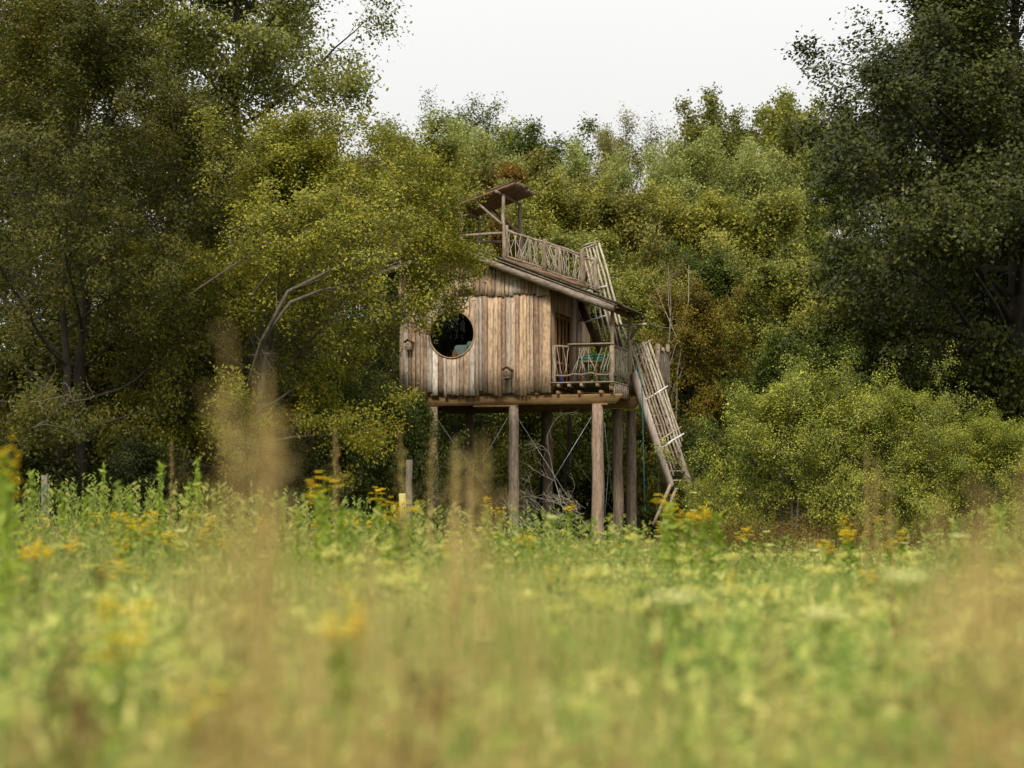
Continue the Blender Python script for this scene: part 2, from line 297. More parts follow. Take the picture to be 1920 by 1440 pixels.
def make_tree(seed, H, Rr, hb, n1=22, n2=9, n3=6, per=55, leaf=.09, aspect=.5, trunk_r=.22, spread=.22, flat=.6, up_bend=.25,
              lean=(0, 0), top=.92, gaps=0.0, droop=0.0, stems=1, shape=.5, twig=.2, upd=.35, minr=.008, low=-.25, limbs=None, topexp=2.2, maxel=1.25):
    """one tree: returns (wood mesh, leaf mesh). limbs: extra hand placed boughs as point lists in tree space"""
    rg = np.random.default_rng(seed); mb = MB(); C = []; Tn = []
    cz = (hb+H)/2; rz = (H-hb)/2
    def env(p0, d):   # distance along d from p0 to the crown envelope
        lo, hi = .05, 3*max(Rr, rz)
        for _ in range(14):
            mid = (lo+hi)/2; p = p0+d*mid; zz = (p[2]-cz)/rz
            rr = Rr*max(0, 1-abs(zz)**(topexp if zz > 0 else 1.6+shape*3))**.5
            if math.hypot(p[0]-lean[0]*p[2]/H, p[1]-lean[1]*p[2]/H) < rr: lo = mid
            else: hi = mid
        return lo
    def curve(p0, d, ln, n, bend, noise):
        P = [p0]; dd = d.copy()
        for k in range(n):
            dd = unit(dd+np.array((0, 0, bend/n))+rg.normal(0, noise, 3)); P.append(P[-1]+dd*ln/n)
        return np.array(P)
    limbs_ = []
    for s in range(stems):
        off = rg.normal(0, .25*(stems > 1), 2); tl = rg.normal(0, .5*(stems > 1), 2)
        n = 9; tt = np.linspace(0, 1, n)
        P = np.stack([off[0]+(lean[0]+tl[0])*tt**1.3*top+rg.normal(0, .012*H, n)*tt, off[1]+(lean[1]+tl[1])*tt**1.3*top+rg.normal(0, .012*H, n)*tt, tt*H*top-.15], 1)
        rad = trunk_r/stems**.5*(1-.88*tt)**.9; rad[0] *= 1.35
        mb.tube(P, rad, 8, wob=.05)
        k1 = n1//stems
        for k in range(k1):
            t0 = (k+.5)/k1; z0 = hb*.75+(H*top-hb*.75)*t0**.85; u = z0/(H*top)*(n-1); i0 = min(int(u), n-2); p0 = P[i0]+(P[i0+1]-P[i0])*(u-i0)
            az = k*2.39996+s*1.3+rg.normal(0, .35); el = (low+(maxel-low)*t0**1.2)+rg.normal(0, .15)
            d = np.array((math.cos(az)*math.cos(el), math.sin(az)*math.cos(el), math.sin(el)))
            ln = env(p0, d)*rg.uniform(.62, 1.14)
            if ln < .3: continue
            r0 = max(minr*2, rad[i0]*.55*min(1, ln/Rr+.2))
            limbs_.append((curve(p0, d, ln, 7, up_bend, .09), r0))
    if limbs:
        for P, r0 in limbs: limbs_.append((np.array(P, float), r0))
    for P, r0 in limbs_:
        m = len(P); mb.tube(P, np.linspace(r0, minr, m), 5, caps=False)
        ln = np.linalg.norm(np.diff(P, axis=0), axis=1).sum()
        for q in range(n2):
            t0 = .22+.78*(q+rg.uniform(.2, .8))/n2; u = t0*(m-1); i0 = min(int(u), m-2); p0 = P[i0]+(P[i0+1]-P[i0])*(u-i0)
            d0 = unit(P[i0+1]-P[i0]); pr = rg.normal(0, 1, 3); pr[2] *= flat; pr -= d0*pr.dot(d0); d = unit(d0*.7+unit(pr)*rg.uniform(.6, 1.2))
            l2 = ln*rg.uniform(.24, .42)*(1.15-.6*t0)
            if q == n2-1: p0 = P[-1]; d = d0; l2 = min(l2, .8)
            P2 = curve(p0, d, l2, 4, up_bend*.8, .12); mb.tube(P2, np.linspace(max(minr, r0*.35*(1.1-t0)), minr*.7, 5), 3, caps=False)
            if rg.random() < gaps and q < n2-2: continue
            for e in range(n3):
                v = .25+.75*(e+rg.random())/n3; u = v*4; i1 = min(int(u), 3); p1 = P2[i1]+(P2[i1+1]-P2[i1])*(u-i1)
                d1 = unit(unit(P2[i1+1]-P2[i1])*.6+rg.normal(0, .8, 3)*np.array((1, 1, flat))+np.array((0, 0, .1-droop)))
                l3 = max(.25, l2*twig*rg.uniform(1.2, 2.6)); e1 = p1+d1*l3
                if minr > .0045: mb.tube(np.array([p1, (p1+e1)/2+rg.normal(0, .03, 3), e1]), [minr*.6, minr*.45, minr*.25], 3, caps=False)
                k = int(per*rg.uniform(.6, 1.4)); s_ = rg.random(k)**.7
                c = p1+(e1-p1)*s_[:, None]*1.1+rg.normal(0, 1, (k, 3))*spread*np.array((1, 1, .8))
                C.append(c); Tn.append(np.clip(rg.normal(.43, .21, k)+rg.normal(0, .07), 0, 1))
    C = np.vstack(C); Tn = np.concatenate(Tn); ok = C[:, 2] > .03; C = C[ok]; Tn = Tn[ok]
    ctr = np.array((lean[0]*.5, lean[1]*.5, cz)); outw = unit((C-ctr)/np.array((Rr, Rr, rz)))
    lm = leaf_mesh('crown', C, Tn, rg, leaf, aspect, upd, droop, outw)
    return mb.mesh('trunk', smooth=True), lm
class Kind:
    def __init__(s, **k): s.wood, s.leaf = make_tree(**k); s.H = k['H']; s.R = k['Rr']; s.wood.materials.append(M['bark_dark']); s.leaf.materials.append(M['mid'])
def plant_tree(kind, name, label, cat, loc, rz=0, sc_=(1, 1, 1), leaf='mid', wood='bark_dark', group=None, parts=('trunk', 'crown')):
    r = empty(name, (loc[0], loc[1], gz(loc[0], loc[1])), rz); tag(r, label, cat, group)
    for nm, me, mt in ((parts[0], kind.wood, wood), (parts[1], kind.leaf, leaf)):
        o = bpy.data.objects.new(nm, me); link(o, r); o.scale = sc_
        o.material_slots[0].link = 'OBJECT'; o.material_slots[0].material = M[mt]
    return r
def spot(px, Y): return ((px-CX)/F*Y, Y)
def hgt(py, Y): return at(960, py, Y)[2]
def rel(pts, base): return [np.array(at(*p))-np.array((base[0], base[1], 0)) for p in pts]
# kinds of tree (unit meshes, scaled where they are planted)
K = {}
K['broad']  = Kind(topexp=3.4, maxel=.95, seed=11, H=16, Rr=5.4, hb=1.5, n1=38, n2=9, n3=6, per=52, leaf=0.165, aspect=.6, spread=0.24, low=-.2, trunk_r=.2)
K['round']  = Kind(topexp=3.4, maxel=.95, seed=12, H=12, Rr=4.6, hb=1.0, n1=36, n2=8, n3=6, per=54, leaf=0.15, aspect=.6, spread=0.24, gaps=.04, shape=.8)
K['feather']= Kind(topexp=3.4, maxel=.95, seed=13, H=20, Rr=4.6, hb=8.5, n1=30, n2=9, n3=6, per=34, leaf=.17, aspect=.42, spread=.26, up_bend=.1, droop=.3, gaps=.1, low=.1, top=.88)
K['willow'] = Kind(topexp=3.4, maxel=.95, seed=14, H=18, Rr=4.8, hb=4, n1=38, n2=9, n3=6, per=50, leaf=0.18, aspect=.34, spread=.26, up_bend=.7, low=.1, upd=.1, top=.88)
K['lobed']  = Kind(topexp=3.4, maxel=.95, seed=15, H=20, Rr=5.2, hb=9, n1=24, n2=8, n3=7, per=50, leaf=.19, aspect=.7, spread=.24, gaps=.08, trunk_r=.25, up_bend=.5, low=.0, top=.85)
K['shrub']  = Kind(seed=16, H=4, Rr=2.4, hb=.05, n1=34, n2=7, n3=5, per=30, leaf=.10, aspect=.6, spread=.14, trunk_r=.09, stems=4, low=.0, up_bend=.1, shape=1)
def bt(kind, px, py, half, Y, label, leaf, wood='bark_dark', name='broadleaf_tree', cat='tree', rz=0):
    k = K[kind]; H = hgt(py, Y); s = max(half*(1.35 if k.H > 10 else 1.1)/F*Y/k.R, .72*H/k.H if k.H > 10 else 0)
    return plant_tree(k, name, label, cat, spot(px, Y), rz, (s, s, H/k.H*.96), leaf, wood)
FAR = [
 ('feather', 872, 172, 112, 104, 'feathery olive tree with open wispy top against the sky behind the treehouse', 'deep'),
 ('broad', 985, 222, 115, 100, 'dark bronze green tree on the skyline directly above the pole canopy', 'deep'),
 ('feather', 1182, 203, 85, 104, 'thin brownish tree on the skyline left of the lobed oaks', 'brown'),
 ('lobed', 1335, 186, 92, 106, 'light green oak with rounded lobes on the skyline, tallest right of the house', 'oak_light'),
 ('lobed', 1440, 190, 55, 104, 'narrow light green oak on the skyline between the lobed oak and the big dark oak', 'oak_light'),
 ('lobed', 1520, 178, 75, 98, 'mid green oak on the skyline touching the left side of the big dark oak', 'mid'),
 ('willow', 872, 212, 105, 92, 'silvery willow rising behind the pole canopy', 'willow'),
 ('willow', 1120, 262, 115, 90, 'silvery willow right of the roof terrace rail, below the brownish tree', 'willow'),
 ('willow', 1290, 236, 120, 89, 'broad silvery willow beneath the lobed skyline oak', 'willow'),
 ('willow', 1420, 252, 105, 88, 'silvery willow just left of the big dark oak', 'willow'),
 ('willow', 1010, 290, 90, 91, 'half hidden silvery willow below the dark bronze tree', 'willow'),
 ('round', 905, 298, 80, 84, 'rust tinged tree peeping over the left end of the pole canopy', 'rust'),
 ('round', 985, 305, 70, 86, 'brown tinged tree above the right end of the pole canopy', 'brown'),
 ('broad', 1030, 325, 130, 80, 'yellow green tree directly behind the roof terrace', 'mid'),
 ('round', 1175, 345, 125, 80, 'olive tree behind the top of the roof ladder', 'brown'),
 ('broad', 1310, 340, 140, 80, 'olive green tree in the middle of the gap right of the house', 'mid'),
 ('round', 1440, 360, 140, 79, 'green tree behind the lowest boughs of the big dark oak', 'mid'),
 ('round', 1090, 420, 130, 74, 'mid green tree behind the terrace railing', 'mid'),
 ('broad', 1330, 455, 110, 73, 'dark green tree behind the golden tree', 'deep'),
 ('broad', 1210, 500, 100, 71, 'yellow tinged tree beside the thin pale birch', 'mid'),
 ('round', 1470, 480, 130, 72, 'olive tree above the left end of the hawthorn', 'mid'),
 ('round', 1620, 440, 150, 74, 'shaded tree behind the hawthorn under the big dark oak', 'deep'),
 ('broad', 1600, 215, 120, 88, 'olive tree filling the gap at the left edge of the big dark oak', 'deep'),
 ('broad', 1780, 520, 170, 72, 'deep shaded tree behind the hawthorn near the oak trunk', 'deep'),
 ('round', 790, 235, 100, 82, 'pale yellow green tree between the left oak and the silvery willow', 'mid'),
 ('broad', 830, 330, 130, 74, 'green tree immediately left behind the house roof', 'mid'),
 ('broad', 660, 290, 200, 72, 'green tree hidden behind the yellowing sallow', 'mid'),
 ('round', 400, 330, 220, 70, 'shaded tree behind the left sallow', 'deep'),
 ('broad', 120, 250, 260, 66, 'tall dim tree behind the left edge of the sallow', 'deep'),
]
for i, f in enumerate(FAR): bt(*f, rz=i*2.1)
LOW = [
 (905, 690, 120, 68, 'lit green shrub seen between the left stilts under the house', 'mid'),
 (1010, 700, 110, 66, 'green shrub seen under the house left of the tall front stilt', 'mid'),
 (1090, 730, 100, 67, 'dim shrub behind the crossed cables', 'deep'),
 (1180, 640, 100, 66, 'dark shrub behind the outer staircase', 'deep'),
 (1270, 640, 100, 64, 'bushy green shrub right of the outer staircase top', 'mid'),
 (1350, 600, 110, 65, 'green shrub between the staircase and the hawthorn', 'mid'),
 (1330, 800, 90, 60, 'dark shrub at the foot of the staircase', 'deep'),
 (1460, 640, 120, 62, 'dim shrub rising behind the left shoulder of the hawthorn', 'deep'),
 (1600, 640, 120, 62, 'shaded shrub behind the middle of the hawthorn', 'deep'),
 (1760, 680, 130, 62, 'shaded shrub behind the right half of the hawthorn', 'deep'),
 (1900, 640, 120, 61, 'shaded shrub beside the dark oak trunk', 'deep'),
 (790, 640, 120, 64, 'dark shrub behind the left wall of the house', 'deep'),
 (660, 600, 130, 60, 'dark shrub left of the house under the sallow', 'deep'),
 (480, 640, 150, 58, 'dark shrub deep under the sallows', 'shrub_shaded'),
 (300, 640, 160, 57, 'black green shrub in the shade behind the dead twigs', 'shrub_shaded'),
 (100, 600, 170, 56, 'black green shrub in the shade at the far left', 'shrub_shaded'),
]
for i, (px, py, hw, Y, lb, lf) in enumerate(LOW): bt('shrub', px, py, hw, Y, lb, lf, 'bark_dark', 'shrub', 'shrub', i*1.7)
bt('round', 1290, 535, 62, 63.5, 'golden orange tree right of the house roof', 'gold', 'bark_grey', 'golden_tree', 'tree')
# thin pale birch right of the roof
kb = Kind(seed=31, H=8, Rr=1.1, hb=2.2, n1=12, n2=5, n3=3, per=12, leaf=.08, aspect=.6, spread=.12, trunk_r=.07, low=.6, up_bend=.4, stems=2, gaps=.3)
plant_tree(kb, 'birch_sapling', 'thin pale stemmed young birch with sparse yellow leaves right of the roof', 'tree', spot(1236, 62.5), .5, (1, 1, hgt(440, 62.5)/8), 'gold', 'bark_pale')
# the tall oak behind the sallows, upper left, seen against the sky
ka = Kind(seed=21, H=20, Rr=4.9, hb=10.2, n1=24, n2=9, n3=7, per=70, leaf=0.13, aspect=.6, spread=.26, trunk_r=.3, gaps=.08, up_bend=.45, low=-.1, flat=.8, lean=(.1, 0))
plant_tree(ka, 'oak_tree', 'tall open oak whose limbs show against the sky at upper left', 'tree', spot(440, 62), 1.1, (1, 1, 1.04), 'oak_light', 'bark_dark')
kf = ka
plant_tree(kf, 'oak_tree', 'high dense oak crown filling the very top left corner', 'tree', spot(130, 60), 2.1, (1.1, 1.1, 1.08), 'oak_light', 'bark_dark')
# the big dark oak on the right
bO = spot(1905, 60)
limO = [(rel([(1895, 600, 60), (1800, 520, 59), (1700, 440, 58), (1620, 385, 57.5), (1540, 360, 57.5), (1470, 352, 57.5)], bO), .13),
        (rel([(1895, 480, 60), (1800, 390, 59), (1700, 300, 58.5), (1610, 230, 58), (1550, 195, 58)], bO), .12),
        (rel([(1895, 700, 60), (1790, 640, 59), (1690, 560, 58), (1590, 520, 57.5), (1490, 500, 57.5)], bO), .11),
        (rel([(1895, 420, 60), (1830, 300, 59), (1780, 180, 58.5), (1750, 90, 58.5), (1740, 30, 58.5)], bO), .11),
        (rel([(1895, 560, 60), (1780, 470, 60), (1660, 330, 60), (1560, 300, 60), (1480, 290, 60)], bO), .1),
        (rel([(1895, 640, 60), (1800, 580, 58), (1700, 500, 57), (1630, 470, 56.5), (1560, 440, 56.5)], bO), .09)]
ko = Kind(limbs=limO, topexp=.85, seed=22, H=21, Rr=7.0, hb=3.0, n1=46, n2=11, n3=7, per=56, leaf=0.145, aspect=.65, spread=.25, trunk_r=.42, gaps=.05, up_bend=.25, low=-.15, flat=.55, lean=(0, 0), shape=.3)
plant_tree(ko, 'oak_tree', 'huge dark green oak filling the upper right, with its trunk at the right edge', 'tree', spot(1905, 60), .4, (1, 1, 1), 'oak', 'bark_dark')
plant_tree(ko, 'oak_tree', 'second dark oak behind the huge one, its crown showing under the low boughs', 'tree', spot(1800, 69), 3.3, (.85, .85, .93), 'oak', 'bark_dark')
plant_tree(ko, 'oak_tree', 'shaded oak crown at the far right edge behind the trunk', 'tree', spot(2080, 66), 5.0, (1, 1, .9), 'oak', 'bark_dark')
# near sallows on the left: hand placed boughs reach over the house front
bB = spot(455, 47)
limB = [(rel([(455, 760, 45.5), (490, 645, 43.6), (540, 550, 43.2), (600, 520, 43.4), (640, 500, 44), (690, 488, 45.5), (765, 455, 48)], bB), .06),
        (rel([(500, 630, 43.6), (545, 570, 43.2), (600, 548, 43.6), (660, 538, 44.5), (720, 505, 46.5), (800, 490, 50)], bB), .045),
        (rel([(560, 545, 48), (640, 470, 48.5), (720, 400, 49), (790, 360, 50)], bB), .04),
        (rel([(490, 645, 47), (580, 480, 48), (640, 380, 48.5), (690, 290, 49)], bB), .05),
        (rel([(640, 540, 48.5), (720, 570, 49.5), (775, 595, 50.5), (815, 590, 51.5)], bB), .03),
        (rel([(700, 480, 48.5), (760, 440, 49), (810, 440, 50), (850, 475, 51)], bB), .028),
        (rel([(650, 440, 48.5), (740, 430, 49.5), (820, 465, 50.5), (862, 505, 51.5)], bB), .025),
        (rel([(700, 500, 49), (760, 490, 50), (810, 520, 51), (850, 545, 51.5)], bB), .02),
        (rel([(640, 480, 48.5), (730, 455, 49.5), (800, 480, 50.5), (850, 520, 51.5)], bB), .03),
        (rel([(640, 330, 48.5), (720, 300, 49), (770, 330, 50), (800, 360, 51)], bB), .03),
        (rel([(470, 560, 44), (540, 470, 43.4), (600, 420, 43.4), (625, 395, 43.8)], bB), .03),
        (rel([(350, 560, 44), (440, 500, 43.4), (510, 455, 43.4), (560, 410, 43.8)], bB), .03),
        (rel([(640, 420, 48.5), (730, 340, 49), (790, 360, 50), (812, 410, 51)], bB), .03)]
kB = Kind(seed=23, H=10.2, Rr=3.9, hb=.9, n1=38, n2=10, n3=7, per=58, leaf=0.085, aspect=.5, spread=.13, trunk_r=.16, gaps=.06, up_bend=.35, low=.1, stems=3, lean=(1.0, 0), upd=.2, minr=.007, limbs=limB)
plant_tree(kB, 'sallow_tree', 'yellowing sallow whose leafy boughs hang over the left half of the house front', 'tree', bB, 0, (1, 1, 1), 'sallow', 'bark_grey')
kA = Kind(seed=24, H=12.6, Rr=4.7, hb=.7, n1=46, n2=10, n3=7, per=46, leaf=0.092, aspect=.5, spread=.14, trunk_r=.2, gaps=.04, up_bend=.3, low=.05, stems=3, lean=(.6, 0), upd=.2)
plant_tree(kA, 'sallow_tree', 'big dark olive sallow filling the left edge of the picture', 'tree', spot(120, 44), 0, (1, 1, 1), 'sallow_dark', 'bark_dark')
plant_tree(kA, 'sallow_tree', 'olive sallow between the left edge sallow and the yellowing one', 'tree', spot(330, 50), 2.4, (.8, .8, .92), 'sallow_dark', 'bark_dark')
plant_tree(kA, 'sallow_tree', 'dim sallow standing behind the yellowing sallow', 'tree', spot(600, 56), 4.4, (.75, .6, .86), 'sallow_dark', 'bark_dark')
plant_tree(kA, 'sallow_tree', 'dim sallow behind the big one at the left edge', 'tree', spot(60, 53), 3.6, (.95, .9, 1.15), 'sallow_dark', 'bark_dark')
kS = Kind(seed=25, H=4.2, Rr=2.5, hb=.02, n1=36, n2=8, n3=6, per=26, leaf=.10, aspect=.6, spread=.14, trunk_r=.08, stems=5, low=.0, up_bend=.3, shape=1, gaps=.05)
for px, py, hw, Y, lb, lf in [
  (120, 640, 260, 47.5, 'big olive shrub closing the gap under the left edge sallow', 'sallow_dark'),
  (360, 660, 190, 48.5, 'olive shrub between the left edge and the leaning sallow bough', 'sallow_dark'),
  (620, 700, 150, 50, 'leafy green shrub left of the stilts, under the sallow', 'deep'),
  (755, 765, 110, 50.5, 'glossy leaved shrub covering the leftmost stilt', 'deep'),
  (420, 700, 160, 49, 'dense green shrub below the leaning sallow bough', 'deep'),
  (250, 850, 130, 42, 'dark bramble shrub behind the left meadow flowers', 'shrub_shaded'),
  (60, 860, 130, 42, 'dark bramble shrub behind the split left post', 'shrub_shaded'),
  (560, 850, 110, 47, 'low dark shrub beneath the green shrubs left of the stilts', 'shrub_shaded')]:
    s = hw/F*Y/2.5
    plant_tree(kS, 'shrub', lb, 'shrub', spot(px, Y), px*.01, (s, s, hgt(py, Y)/4.2), lf, 'bark_grey')
kh = Kind(seed=26, H=4.5, Rr=3.7, hb=.02, n1=60, n2=9, n3=7, per=37, leaf=0.066, aspect=.6, spread=0.1, trunk_r=.12, stems=6, low=.0, up_bend=.5, shape=1, gaps=.04, flat=.7, twig=.28)
plant_tree(kh, 'hawthorn_bush', 'wide bright yellow green hawthorn bush right of the staircase', 'bush', spot(1500, 50), .3, (.86, .8, .93), 'hawthorn', 'bark_grey')
plant_tree(kh, 'hawthorn_bush', 'middle hawthorn mound joining the tall one to the low one', 'bush', spot(1690, 50.5), 4.1, (.8, .7, .88), 'hawthorn', 'bark_grey')
plant_tree(kh, 'hawthorn_bush', 'lower green hawthorn bush at the right edge of the picture', 'bush', spot(1850, 49), 2.3, (.7, .7, .70), 'hawthorn', 'bark_grey')
plant_tree(kh, 'hawthorn_bush', 'small pale green hawthorn at the foot of the outer staircase', 'bush', spot(1325, 52), 1.3, (.24, .24, .42), 'hawthorn', 'bark_grey')
# ---------------------------------------------------------------- treehouse (local axes: s right along the front, b back, z up)
TH = R(16)
P0 = at(1032, 735, 56.0); HB = np.array((P0[0], P0[1], 0.0))
rv = np.array((math.cos(TH), -math.sin(TH), 0)); bv = np.array((math.sin(TH), math.cos(TH), 0))
def front(px, py, b=0.0):
    """local (s, z) of the pixel on the vertical plane b metres behind the facade"""
    d = at(px, py, 1.0)-np.array((0, 0, EYE)); o = -HB
    k = (b - o.dot(bv))/d[:2].dot(bv[:2]); p = d*k + np.array((0, 0, EYE)) - HB
    return p.dot(rv), p[2]
def fp(px, py, b=0.0): s, z = front(px, py, b); return np.array((s, b, z))
def side(px, py, s=0.0):
    d = at(px, py, 1.0)-np.array((0, 0, EYE)); o = -HB
    k = (s - o.dot(rv))/d[:2].dot(rv[:2]); p = d*k + np.array((0, 0, EYE)) - HB
    return p.dot(bv), p[2]
house = empty('treehouse', tuple(HB), -TH)
tag(house, 'weathered wooden treehouse on tall log stilts with round window and roof terrace', 'treehouse')
sL, _ = front(750, 650); zB = front(1032, 735)[1]; DEP = 4.7
pk = fp(858, 462, -.45); eR = fp(1152, 573, -.45); slR = (pk[2]-eR[2])/(eR[0]-pk[0])
eL = fp(703, 511, -.45); slL = (pk[2]-eL[2])/(pk[0]-eL[0])
def roofz(s): return pk[2]-(s-pk[0])*slR if s > pk[0] else pk[2]-(pk[0]-s)*slL
zS = front(900, 556)[1]                     # seam between the two rows of boards
wc = front(848, 627); wr = front(890, 627)[0]-wc[0]
def ringed(name, mat, parent, b0, b1, marg):
    """wall panel with a round hole, gabled top"""
    n = 64; V = []
    for bb in (b0, b1):
        for k in range(n):
            a = 2*math.pi*k/n; c, s_ = math.cos(a), math.sin(a)
            V.append((wc[0]+c*(wr+marg), bb, wc[1]+s_*(wr+marg)))
        for k in range(n):
            a = 2*math.pi*k/n; c, s_ = math.cos(a), math.sin(a); t = 20
            if c > 1e-6: t = min(t, (-.02-wc[0])/c)
            if c < -1e-6: t = min(t, (sL+.02-wc[0])/c)
            if s_ < -1e-6: t = min(t, (zB+.05-wc[1])/s_)
            if s_ > 0:
                lo, hi = 0, t
                for _ in range(30):
                    md = (lo+hi)/2
                    if wc[1]+s_*md < roofz(wc[0]+c*md)-.25: lo = md
                    else: hi = md
                t = min(t, lo)
            V.append((wc[0]+c*t, bb, wc[1]+s_*t))
    Q = []
    for k in range(n):
        k2 = (k+1) % n
        Q += [(k, k2, n+k2, n+k), (2*n+k, 3*n+k, 3*n+k2, 2*n+k2), (k, 2*n+k, 2*n+k2, k2), (n+k, n+k2, 3*n+k2, 3*n+k)]
    return MB().add(V, Q).build(name, mat, parent)
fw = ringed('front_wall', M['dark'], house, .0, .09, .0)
def board(cols, y0, y1, parent, mat='board', jit=.004, nz=4, name='board'):
    """upright plank: cols = [(s, zbottom, ztop)...]; front at y0, back at y1, edges slightly uneven"""
    mb = MB(); nc = len(cols); V = []
    off = rng.normal(0, jit, (nz+1, 2))
    for yy in (y0, y1):
        for r in range(nz+1):
            f = r/nz
            for ci, (s, a, b) in enumerate(cols):
                e = off[r, 0] if ci == 0 else (off[r, 1] if ci == nc-1 else 0)
                crown = 0 if 0 < ci < nc-1 else (.002 if yy == y0 else 0)
                V.append((s+e, yy+crown, a+(b-a)*f))
    n = nc*(nz+1); Q = []
    for r in range(nz):
        for c in range(nc-1):
            a = r*nc+c; Q += [(a, a+1, a+nc+1, a+nc), (n+a, n+a+nc, n+a+nc+1, n+a+1)]
        a = r*nc; Q.append((a, a+nc, n+a+nc, n+a)); a = r*nc+nc-1; Q.append((a, n+a, n+a+nc, a+nc))
    for c in range(nc-1):
        Q.append((c, n+c, n+c+1, c+1)); a = nz*nc+c; Q.append((a, a+1, n+a+1, n+a))
    return mb.add(V, Q).build(name, M[mat], parent)
# lower row
edges = [sL]
while edges[-1] < -.10: edges.append(edges[-1]+rng.uniform(.085, .175))
edges[-1] = .02
for k in range(len(edges)-1):
    s0, s1 = edges[k]+.006, edges[k+1]-.006; y0 = -.036-rng.uniform(0, .022)
    zb = zB + rng.uniform(-.11, .05); zt = zS+.08
    def circ(s):
        d = abs(s-wc[0]); return math.sqrt(max(0, (wr+.01)**2-d*d))
    if min(abs(s0-wc[0]), abs(s1-wc[0])) < wr or s0 < wc[0] < s1:
        cs = [s0, s0+(s1-s0)/3, s0+(s1-s0)*2/3, s1]
        board([(s, wc[1]+circ(s)+.001, zt) for s in cs], y0, 0, fw)
        board([(s, zb, wc[1]-circ(s)-.001) for s in cs], y0-.002, 0, fw)
    else:
        board([(s0, zb, zt), ((s0+s1)/2, zb+rng.normal(0, .006), zt), (s1, zb, zt)], y0, 0, fw)
# upper gable row, lapping over the lower one
edges = [sL-.02]
while edges[-1] < -.12: edges.append(edges[-1]+rng.uniform(.085, .175))
edges[-1] = .015
stp = 0
for k in range(len(edges)-1):
    s0, s1 = edges[k]+.006, edges[k+1]-.006; y0 = -.095-rng.uniform(0, .02)
    if k % 3 == 0: stp = rng.uniform(-.1, .1)
    zb = zS+stp*.6+rng.normal(0, .012); cs = [s0, (s0+s1)/2, s1]
    board([(s, zb, roofz(s)-.12) for s in cs], y0, -.062, fw)
# inner room: floor, ceiling boards and walls so the round window looks into a dim room
sR = 0.0
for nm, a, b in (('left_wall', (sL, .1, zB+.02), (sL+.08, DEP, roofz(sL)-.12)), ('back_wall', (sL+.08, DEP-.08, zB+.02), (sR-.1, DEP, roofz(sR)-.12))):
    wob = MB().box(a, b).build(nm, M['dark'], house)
    if nm == 'left_wall':
        bb = .1
        while bb < DEP-.1:
            wd = rng.uniform(.13, .19); MB().box((sL-.03, bb, zB+rng.normal(0, .03)), (sL-.002, bb+wd-.008, roofz(sL)-.12)).build('board', M['board'], wob); bb += wd
MB().box((sL+.09, .1, zB-.02), (sR-.11, DEP-.1, zB+.08)).build('floor', M['deck'], house)
# right wall, facing the veranda, with glazed double door
rw = empty('right_wall'); rw.parent = house; 
dB0, dB1 = side(1042, 650)[0], side(1069, 650)[0]
zD = zB+.08; zDt = front(1050, 590, 1)[1]
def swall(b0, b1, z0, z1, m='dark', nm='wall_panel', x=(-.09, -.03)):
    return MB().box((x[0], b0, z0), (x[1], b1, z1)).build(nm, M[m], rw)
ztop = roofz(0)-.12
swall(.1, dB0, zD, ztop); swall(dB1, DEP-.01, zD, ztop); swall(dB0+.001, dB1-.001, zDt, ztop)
bb = -.03
while bb < DEP-.05:
    wd = rng.uniform(.14, .26)
    z0 = zD if (bb+wd < dB0 or bb > dB1) else zDt+.04
    b1_ = bb+wd-.01
    MB().box((-.027, bb, z0), (-rng.uniform(-.002, .012), b1_, ztop+.01*rng.random())).build('board', M['board'], rw); bb += wd
door = MB()
nb = 4
for k in range(nb+1):
    b_ = dB0+(dB1-dB0)*k/nb; door.box((-.06, b_-.04, zD), (.02, b_+.04, zDt))
door.build('door_frame', M['door'], rw)
dr = MB()
for z_ in (zD+.02, zD+.75, zDt-.1): dr.box((-.05, dB0+.05, z_), (.005, dB1-.05, z_+.1))
dr.build('door_rail', M['door'], rw)
MB().box((-.03, dB0+.04, zD+.12), (-.022, dB1-.04, zDt-.1)).build('pane', M['glass'], rw)
# round window
win = MB(); n = 56
for k in range(n):
    pass
V = []; Q = []
for k in range(n):
    a = 2*math.pi*k/n; c, s_ = math.cos(a), math.sin(a)
    for rr, bb in ((wr-.012, -.075), (wr+.028, -.075), (wr+.028, -.03), (wr-.012, .05)): V.append((wc[0]+c*rr, bb, wc[1]+s_*rr))
for k in range(n):
    a = k*4; b = ((k+1) % n)*4
    Q += [(a+e, a+(e+1) % 4, b+(e+1) % 4, b+e) for e in range(4)]
wf = MB().add(V, Q).build('round_window', woodmat('window_ring', [(0, (.40,.27,.15)), (1, (.45,.31,.18))], fleck=.05), house)
V = [(wc[0], .03, wc[1])]+[(wc[0]+math.cos(2*math.pi*k/n)*(wr-.01), .03, wc[1]+math.sin(2*math.pi*k/n)*(wr-.01)) for k in range(n)]
V2 = [(a, b+.008, c) for a, b, c in V]
T = [(0, k+1, (k+1) % n+1) for k in range(n)]+[(n+1, n+1+(k+1) % n+1, n+2+k) for k in range(n)]
MB().add(V+V2, None, T).build('pane', M['glass'], wf)
